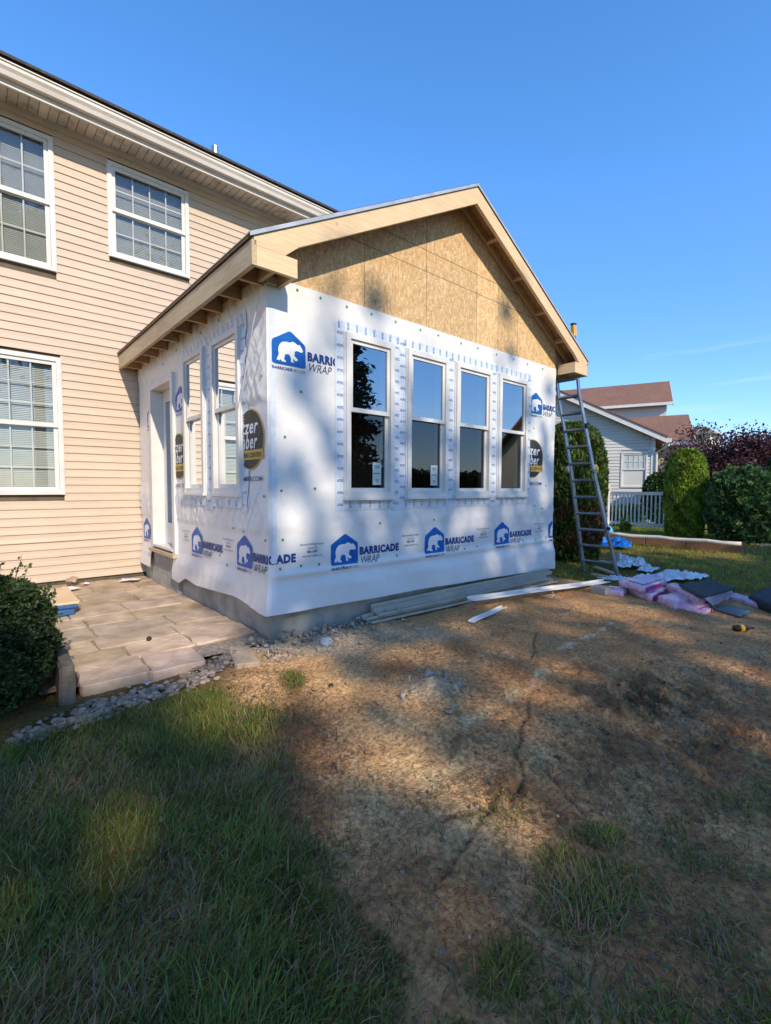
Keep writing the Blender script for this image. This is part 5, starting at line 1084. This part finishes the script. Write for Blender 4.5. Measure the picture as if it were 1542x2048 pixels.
# crumpled sheets
def crumple(c, sx_, sy_, h, mtl, label, name, seed, rotz=0, cat='plastic sheet', freq=6, n=34):
    U, V_ = np.meshgrid(np.linspace(-1, 1, n), np.linspace(-1, 1, n), indexing='ij'); ca, sa = math.cos(rotz), math.sin(rotz)
    wob = 1 + .3 * (fbm(U * 2 + seed, V_ * 2, 2, seed) - .5); X = U * sx_ * wob; Y = V_ * sy_ * (1 + .3 * (fbm(U * 2, V_ * 2 + seed, 2, seed + 3) - .5))
    X = X + .10 * sx_ * (fbm(U * freq + 7, V_ * freq, 2, seed + 9) - .5) * 2; edge = np.clip(1 - np.maximum(np.abs(U), np.abs(V_)) ** 3, 0, 1)
    r1 = np.abs(fbm(U * freq * .6 + seed, V_ * freq * .6, 3, seed + 5) - .5) * 2; Z = h * (.15 + 1.3 * (1 - r1) ** 2 * (.35 + .65 * edge) * fbm(U * 1.5 + 3, V_ * 1.5, 2, seed + 7)); Z = np.maximum(Z, .004)
    PX_, PY_ = c[0] + X * ca - Y * sa, c[1] + X * sa + Y * ca; ob = gridmesh(name, np.stack([PX_, PY_, gh(PX_, PY_) + Z + .006], -1), mtl, None, origin=(c[0], c[1], 0)); return tag(ob, label, cat)
crumple(gz(1260, 1128), .26, .24, .26, M_plast, 'crumpled white plastic bag standing on the lawn near the ladder', 'plastic_bag', 3, .5, 'plastic bag')
crumple(gz(1222, 1098), .42, .30, .34, M_tarp, 'bright blue tarp bunched on the lawn behind the ladder', 'tarp', 5, 1.9, 'tarp')
crumple(gz(1330, 1153), .55, .35, .16, M_plast, 'crumpled white plastic wrapping heaped behind the pink bundles', 'plastic_wrapping', 7, -.5, 'plastic wrap', 9)
crumple(gz(1265, 1152), .42, .30, .10, M_plast, 'torn white plastic wrapping between the ladder foot and the bundles', 'plastic_wrapping', 8, .3, 'plastic wrap', 8)
crumple(gz(1295, 1135), .16, .14, .12, M_plast, 'small knotted white plastic scrap beyond the white bag', 'plastic_scrap', 9, 0, 'plastic wrap')
crumple(gz(1222, 1152), .20, .16, .10, M_plast, 'small torn white plastic scrap caught at the ladder foot', 'plastic_scrap', 12, .8, 'plastic wrap')
for i, (a, b, lb) in enumerate((((1185, 1138), (1250, 1150), 'pale lumber offcut under the ladder, the one nearest the house'), ((1190, 1128), (1240, 1140), 'grey weathered lumber offcut between two pale ones under the ladder'), ((1200, 1122), (1245, 1126), 'pale lumber offcut nearest the blue tarp'))):
    p, q_ = gz(*a), gz(*b); m = MB(); m.bar((p[0], p[1], float(gh(p[0], p[1])) + .03), (q_[0], q_[1], float(gh(q_[0], q_[1])) + .04), .09, .038); tag(m.build('lumber_offcut', M_wood if i != 1 else M_woody), lb, 'lumber', 'lumber scraps under the ladder')
m = MB(); p = gz(1202, 1187); m.hexa([p + [-.09, -.1, 0], p + [.09, -.14, 0], p + [.12, .1, 0], p + [-.06, .12, 0], p + [-.09, -.1, .10], p + [.09, -.14, .09], p + [.12, .1, .1], p + [-.06, .12, .1]]); tag(bevel(m.build('concrete_block', M_conc), .01), 'grey concrete block at the tip of the long white trim strip', 'block')
V, F = blob((0, 0, 0), .16, 8, 3, 1.1, .15); p = dep(1214, 1050, 12.6); tag(npmesh('blue_bag', V + p, F, mat('light_blue_plastic', (.08, .36, .62), (.14, .46, .72), rough=.3), None, tuple(p), None, True), 'small light blue plastic bag at the foot of the picket fence post', 'bag')
WORLD_fix = bpy.data.objects['blue_bag']; WORLD_fix.location[2] = .16 + .1
# bottle
m = MB(); p = gz(1488, 1256, .03); d = np.array([.8, -.6, 0]); m.tube([p - d * .10, p + d * .02, p + d * .05, p + d * .10], [.032, .032, .013, .013], 12); bo = m.build('brown_bottle', M_bot, smooth=True); tag(bo, 'brown bottle with yellow band lying on the dirt near the shingles', 'bottle')
m = MB(); m.tube([p - d * .05, p - d * .01], .0335, 12); m.build('band', M_yelp, bo)
# patio litter
def scrap(px, py, s, mtl, label, seed, name='paper_scrap', z=.035, h=.04, cat='paper'):
    p = gz(px, py, z); n = 10; U, V_ = np.meshgrid(np.linspace(-1, 1, n), np.linspace(-1, 1, n), indexing='ij'); Z = h * fbm(U * 1.6 + seed, V_ * 1.6, 3, seed) + .002; a = seed * 1.3
    X = U * s * (1 + .4 * (fbm(U + seed, V_, 2, 2) - .5)); Y = V_ * s * .7; return tag(gridmesh(name, np.stack([p[0] + X * math.cos(a) - Y * math.sin(a), p[1] + X * math.sin(a) + Y * math.cos(a), z + Z], -1), mtl, None, origin=tuple(p)), label, cat)
scrap(260, 1162, .13, M_paper, 'curled white paper scrap on the patio by the siding', 2); scrap(138, 1180, .13, M_paper, 'white paper sheet beside the blue trays', 4); scrap(145, 1168, .11, M_card, 'tented brown card scrap behind the white paper sheet', 6, 'card_scrap', .05, .12, 'card'); scrap(172, 1170, .05, M_paper, 'tiny white paper shred on the back patio slabs', 8); scrap(296, 1370, .03, mat('blue_wrapper', (.30, .42, .56), (.5, .6, .7), rough=.4), 'pale blue wrapper among the river stones', 10, 'candy_wrapper', .0, .03, 'wrapper')
p = gz(298, 1277, .05); V, F = blob((0, 0, 0), .022, 5, 2, .9, .3); tag(npmesh('black_knob', V + p, F, M_blk, None, tuple(p), None, True), 'small black plastic knob on the sunny patio slabs', 'knob')
# stack of blue trays with a board on top
b0 = gz(120, 1232, .0)
m = MB(); m.box(-1.50, -1.20, 2.10, 2.45, .035, .10); t1 = bevel(m.build('blue_tray', M_bluebox), .012); tag(t1, 'lower blue plastic tray on the patio behind the boxwood', 'tray')
m = MB(); m.box(-1.49, -1.17, 2.12, 2.5, .102, .145); t2 = bevel(m.build('blue_tray', M_bluebox), .01); tag(t2, 'upper dark blue plastic tray carrying the plywood board', 'tray')
m = MB(); m.hexa([(-1.55, 2.15, .15), (-1.16, 2.12, .15), (-1.14, 3.05, .15), (-1.5, 3.05, .15), (-1.55, 2.15, .175), (-1.16, 2.12, .175), (-1.14, 3.05, .175), (-1.5, 3.05, .175)]); tag(m.build('plywood_board', M_wood), 'pale plywood board lying on the stacked blue trays', 'board')

# raised bed timbers
b0, b1 = gz(1200, 1082.5, .05), gz(1486, 1107, .04)
fr_ = [0, .36, .645, 1.0]; lb = ['red brown timber of the raised bed at the arborvitae end', 'middle red brown timber of the raised bed edge', 'red brown timber of the raised bed with the exposed end grain']
for i in range(3):
    p = b0 + (b1 - b0) * fr_[i]; q_ = b0 + (b1 - b0) * (fr_[i + 1] - .004); m = MB(); m.bar((p[0] + .06, p[1], p[2] + .12), (q_[0] + .06, q_[1], q_[2] + .12), .14, .24); tag(bevel(m.build('bed_timber', M_redw), .01), lb[i], 'timber', 'raised bed timbers')
p, q_ = gz(1205, 1069, .27), gz(1478, 1089, .27); m = MB(); n_ = 9; m.tube([p + (q_ - p) * i / n_ + np.array([.18, 0, .0 + .015 * math.sin(i * 2.1)]) for i in range(n_ + 1)], [.05 - .001 * i for i in range(n_ + 1)], 10); tag(m.build('pale_pole', M_pole, smooth=True), 'long pale pole resting behind the red brown bed timbers', 'pole')
V, F, Cc = crumbs(220, lambda n, rg: (lambda t: (gz(1480, 1092)[0] + (gz(1600, 1105)[0] - gz(1480, 1092)[0]) * t + rg.normal(0, .12, n), gz(1480, 1092)[1] + (gz(1600, 1105)[1] - gz(1480, 1092)[1]) * t + rg.normal(0, .12, n)))(rg.random(n)), lambda r: r.uniform(.02, .05), lambda r: np.array([.42, .34, .28]) * r.uniform(.6, 1.3), 9)
tag(npmesh('bed_gravel', V, F, M_rock, None, (0, 0, 0), Cc, True), 'pale pinkish gravel at the end of the raised bed', 'gravel', kind='stuff')
# picket fence
f0, f1 = gz(1186, 1053.5, .1), gz(1340, 1066, .1); fd = f1 - f0; FL = np.linalg.norm(fd); fd /= FL
pf = thing('picket_fence', 'white vinyl picket fence in front of the neighbouring house', 'fence', f0)
for z_, h_ in ((.20, .09), (1.16, .10)): m = MB(); m.bar(f0 + [0, 0, z_], f0 + fd * FL + [0, 0, z_], .045, h_); m.build('rail', M_white, pf)
npk = int(FL / .128); m = MB(); m.bar(f0 + fd * .06 + [0, 0, .1], f0 + fd * .06 + [0, 0, 1.12], .038, .03, up=tuple(fd)); pk = m.build('picket', M_white, pf)
for i in range(1, npk): copy_of(pk, pf, WORLD[pk] + fd * .128 * i)
pp = fd * (FL * (gz(1214, 1056, .1) - f0)[1] / (f1 - f0)[1])
for off_ in (pp, fd * (FL + .02)):
    m = MB(); b_0 = f0 + off_ - np.array([.06, 0, 0]); m.bar(b_0, b_0 + [0, 0, 1.30], .12, .12, up=tuple(fd)); po = m.build('post', M_white, pf)
    m = MB(); m.bar(b_0 + [0, 0, 1.30], b_0 + [0, 0, 1.335], .16, .16, up=tuple(fd)); m.tube([b_0 + [0, 0, 1.33], b_0 + [0, 0, 1.36], b_0 + [0, 0, 1.40], b_0 + [0, 0, 1.45], b_0 + [0, 0, 1.48]], [.04, .045, .07, .06, .015], 12); m.build('post_cap', M_white, po)
# black fence
f0, f1 = gz(1400, 1068, .1), gz(1640, 1088, .1); fd = f1 - f0; FL = np.linalg.norm(fd); fd /= FL
bf = thing('metal_fence', 'black metal picket fence behind the leafy shrub', 'fence', f0)
for z_ in (.15, .95, 1.12): m = MB(); m.bar(f0 + [0, 0, z_], f1 + [0, 0, z_], .03, .035); m.build('rail', M_dfence, bf)
m = MB(); m.bar(f0 + [0, 0, .02], f0 + [0, 0, 1.14], .02, .02, up=tuple(fd)); pk = m.build('picket', M_dfence, bf)
for i in range(1, int(FL / .11)): copy_of(pk, bf, WORLD[pk] + fd * .11 * i)
# ================================================================== NEIGHBOURING HOUSE (right)
ha = math.radians(111.3); av = np.array([math.cos(ha), math.sin(ha), 0]); bv_ = np.array([math.cos(ha - math.pi / 2), math.sin(ha - math.pi / 2), 0])
NC = dep(1306, 979, 18.0); NC[2] = .1
def NT(a, n, z): return tuple(NC + av * a - bv_ * n + np.array([0, 0, z]))     # a to the left along the gable wall, n towards the viewer
nb = thing('neighbour_house', 'neighbouring house with pale siding and brown shingle roofs', 'house', NC)
nw = thing('wall', None, None, NC); nw.parent = nb; nw.location = (0, 0, 0)
EH = 3.22; RS = .53; GW = 9.0   # eave height, rake slope, gable width
def rake(a): return EH + RS * min(a, GW - a)
NWIN = (.22, 1.12, 1.35, 2.72)
m = MB(); m.add([NT(0, -.02, -.3), NT(GW, -.02, -.3), NT(GW, -.02, EH), NT(GW / 2, -.02, rake(GW / 2)), NT(0, -.02, EH)], [(0, 1, 2, 3, 4)]); m.add([NT(0, -.02, -.3), NT(0, -8, -.3), NT(0, -8, EH), NT(0, -.02, EH)], [(0, 1, 2, 3)]); m.build('wall_sheathing', M_nside, nw)
z = -.2; kk = 0
while z < rake(GW / 2) - .05:
    z1 = z + .125; lo = 0 if z1 < EH else (z1 - EH) / RS; segs = [(lo, GW - lo if z1 >= EH else GW)]
    if z1 > NWIN[2] and z < NWIN[3]: segs = [(0, NWIN[0]), (NWIN[1], GW)]
    for (a, b) in segs:
        if b - a < .05: continue
        m = MB(); m.add([NT(a, 0, z1), NT(b, 0, z1), NT(b, .02, z + .004), NT(a, .02, z + .004), NT(b, -.005, z), NT(a, -.005, z)], [(0, 1, 2, 3), (3, 2, 4, 5)]); m.build('siding_board', M_nside, nw, fix=False)
    z = z1; kk += 1
for kk in range(26):
    z = -.2 + kk * .125; m = MB(); m.add([NT(-.002, -.02, z + .125), NT(-.002, -2.2, z + .125), NT(-.02, -2.2, z + .004), NT(-.02, -.02, z + .004)], [(0, 1, 2, 3)]); m.build('siding_board', M_nside, nw, fix=False)
m = MB(); m.box(-.035, .10, -.10, .035, -.3, EH + .02, NT); m.build('corner_trim', M_white, nb)
window(nb, NT, *NWIN, .04, .10, M_hglass, M_white, casing=.05, sash=.05, muntins=(4, 2), blind=M_gblind)
def NS(u, n, z): return NT(-n, -u, z)
window(nb, NS, .55, 1.25, 1.35, 2.72, .04, .08, M_hglass, M_white, casing=.05, sash=.05, blind=M_gblind)
m = MB(); OV = .42   # rake trim + roof of the near wing
for s in (0, 1):
    A0 = (-OV, EH - RS * OV) if s == 0 else (GW + OV, EH - RS * OV); A1 = (GW / 2, rake(GW / 2))
    m = MB(); m.add([NT(A0[0], .40, A0[1] - .02), NT(A1[0], .40, A1[1] - .02), NT(A1[0], .40, A1[1] + .20), NT(A0[0], .40, A0[1] + .20), NT(A0[0], .34, A0[1] - .02), NT(A1[0], .34, A1[1] - .02), NT(A1[0], .34, A1[1] + .20), NT(A0[0], .34, A0[1] + .20)], [(0, 1, 2, 3), (4, 7, 6, 5), (0, 4, 5, 1), (3, 2, 6, 7), (0, 3, 7, 4), (1, 5, 6, 2)]); m.build('rake_trim', M_white, nb)
    m = MB(); m.hexa([NT(A0[0], .44, A0[1] + .205), NT(A1[0], .44, A1[1] + .205), NT(A1[0], -8, A1[1] + .205), NT(A0[0], -8, A0[1] + .205), NT(A0[0], .44, A0[1] + .25), NT(A1[0], .44, A1[1] + .25), NT(A1[0], -8, A1[1] + .25), NT(A0[0], -8, A0[1] + .25)]); m.build('roof', M_roof, nb)
    m = MB(); m.hexa([NT(A0[0], .40, A0[1] + .18), NT(A1[0], .40, A1[1] + .18), NT(A1[0], 0, A1[1] + .18), NT(A0[0], 0, A0[1] + .18), NT(A0[0], .40, A0[1] + .2), NT(A1[0], .40, A1[1] + .2), NT(A1[0], 0, A1[1] + .2), NT(A0[0], 0, A0[1] + .2)]); m.build('soffit', M_white, nb)
m = MB(); m.box(-OV - .12, -OV, -6, .40, EH - RS * OV + .02, EH - RS * OV + .16, NT); m.build('gutter', M_white, nb)
m = MB(); m.tube([NT(-OV - .03, .3, EH - RS * OV + .03), NT(-OV - .03, .3, EH - RS * OV - .08), NT(-.08, .06, EH - .55), NT(-.08, .06, 0.1)], .045, 8); m.build('downspout', M_white, nb)
# rear blocks with eaves towards the viewer: (right end px, left px, ridge/eave pixel rows, depth)
def block(pxr, ridge_py, eave_py, d_ridge, d_eave, left_len, wall_mat, nm):
    rr = dep(pxr, ridge_py, d_ridge); ee = dep(pxr, eave_py, d_eave)
    ee = rr - bv_ * ((rr - ee) @ bv_) ; ee[2] = dep(pxr, eave_py, d_eave)[2]; run = rr - ee
    bk = rr + bv_ * ((rr - ee) @ bv_); bk[2] = ee[2]; Lv = av * left_len; up = np.array([0, 0, .06])
    m = MB(); m.hexa([ee, ee + Lv, rr + Lv, rr, ee + up, ee + Lv + up, rr + Lv + up, rr + up]); m.hexa([rr, rr + Lv, bk + Lv, bk, rr + up, rr + Lv + up, bk + Lv + up, bk + up]); m.build('roof', M_roof, nb)
    ins = av * .3; f = ee + bv_ * .35; b_k = bk - bv_ * .35; g0 = np.array([0, 0, -1.]) * (ee[2] + .3)
    m = MB(); m.add([f + ins, f + Lv, f + Lv + g0, f + ins + g0], [(0, 1, 2, 3)]); m.add([f + ins, b_k + ins, b_k + ins + g0, f + ins + g0], [(0, 1, 2, 3)]); m.add([f + ins, b_k + ins, rr + ins - [0, 0, .05]], [(0, 1, 2)]); m.build('wall', wall_mat, nb)
    m = MB(); m.bar(ee - bv_ * .05 + [0, 0, -.02], ee + Lv - bv_ * .05 + [0, 0, -.02], .12, .15); m.build('gutter', M_white, nb)
    m = MB(); m.bar(ee + ins * .0 + [0, 0, -.06], rr + [0, 0, -.06], .05, .18); m.bar(rr + [0, 0, -.06], bk + [0, 0, -.06], .05, .18); m.build('rake_trim', M_cream, nb)
block(1377, 831, 885, 24.5, 21.5, 7.0, M_cream, 'front')
block(1339, 764, 806, 29.0, 26.0, 12.0, M_nside, 'rear')
m = MB(); c_ = dep(1393, 862, 45); m.hexa([c_ + [-1.5, -1.5, -4.5], c_ + [1.5, -1.5, -4.5], c_ + [1.5, 3, -4.5], c_ + [-1.5, 3, -4.5], c_ + [-1.5, -1.5, -.4], c_ + [1.5, -1.5, -.4], c_ + [1.5, 3, -.4], c_ + [-1.5, 3, -.4]])
fhs = thing('far_house', 'far tan house roof peeking between brown roof and purple tree', 'house', (c_[0], c_[1], 0)); m.build('wall', M_cream, fhs)
m = MB(); m.add([c_ + [-1.8, -1.9, -.5], c_ + [-1.8, 3.3, -.5], c_ + [-.4, 2.2, .35], c_ + [-.4, -.8, .35], c_ + [1.8, 3.3, -.5], c_ + [1.8, -1.9, -.5]], [(0, 1, 2, 3), (2, 1, 4), (3, 2, 4, 5), (0, 3, 5)]); m.build('roof', mat('tan_shingle', (.24, .19, .14), (.32, .26, .2), rough=.9, scale=12), fhs)
# house behind the viewpoint, mirrored in the right-hand front windows
rh = thing('rear_neighbour_house', 'pale sided house mirrored in the front windows of the addition', 'house', (21, -12, 0))
ra = math.radians(28); rx_ = np.array([math.cos(ra), math.sin(ra), 0]); ry_ = np.array([-math.sin(ra), math.cos(ra), 0]); RC = np.array([25.0, -15.5, 0])
def RT(a, b, z): return tuple(RC + rx_ * a + ry_ * b + np.array([0, 0, z]))
m = MB(); m.box(0, 9, 0, 8, -.1, 3.6, RT); m.add([RT(0, 0, 3.6), RT(0, 8, 3.6), RT(0, 4, 5.6)], [(0, 1, 2)]); m.build('wall', M_cream, rh)
for kk in range(28):
    z = .1 + kk * .125; m = MB(); m.add([RT(-.004, 0, z + .125), RT(-.004, 8, z + .125), RT(-.03, 8, z), RT(-.03, 0, z)], [(0, 1, 2, 3)]); m.build('siding_board', M_cream, rh, fix=False)
m = MB()
for s in (0, 1):
    b0_, b1_ = (-.4, 4.0) if s == 0 else (8.4, 4.0); m.hexa([RT(-.4, b0_, 3.40), RT(9.4, b0_, 3.40), RT(9.4, b1_, 5.6), RT(-.4, b1_, 5.6), RT(-.4, b0_, 3.52), RT(9.4, b0_, 3.52), RT(9.4, b1_, 5.72), RT(-.4, b1_, 5.72)])
m.build('roof', M_roof, rh)

# added clipped hedge behind the viewpoint, put in to darken the window reflections
hd = thing('added_hedge', 'added clipped green hedge out of view, darkening the window reflections', 'hedge', (18, -21, 0)); rg = np.random.default_rng(55); n = 14000
P = np.stack([rg.uniform(2, 40, n), -21 + rg.normal(0, .35, n), rg.uniform(0, 1, n) ** .8 * 2.6 + rg.normal(0, .12, n)], -1); V, F = leaf_quads(P, .30, None, 1.3, rg); npmesh('crown', V, F, M_leaf, hd, (18, -21, 0), np.repeat(colvar(P, (.05, .09, .025), rg), 4, 0))
m = MB(); m.box(2, 40, -21.3, -20.8, 0, 2.3); m.build('inner_branches', MATS['inner_foliage'], hd)
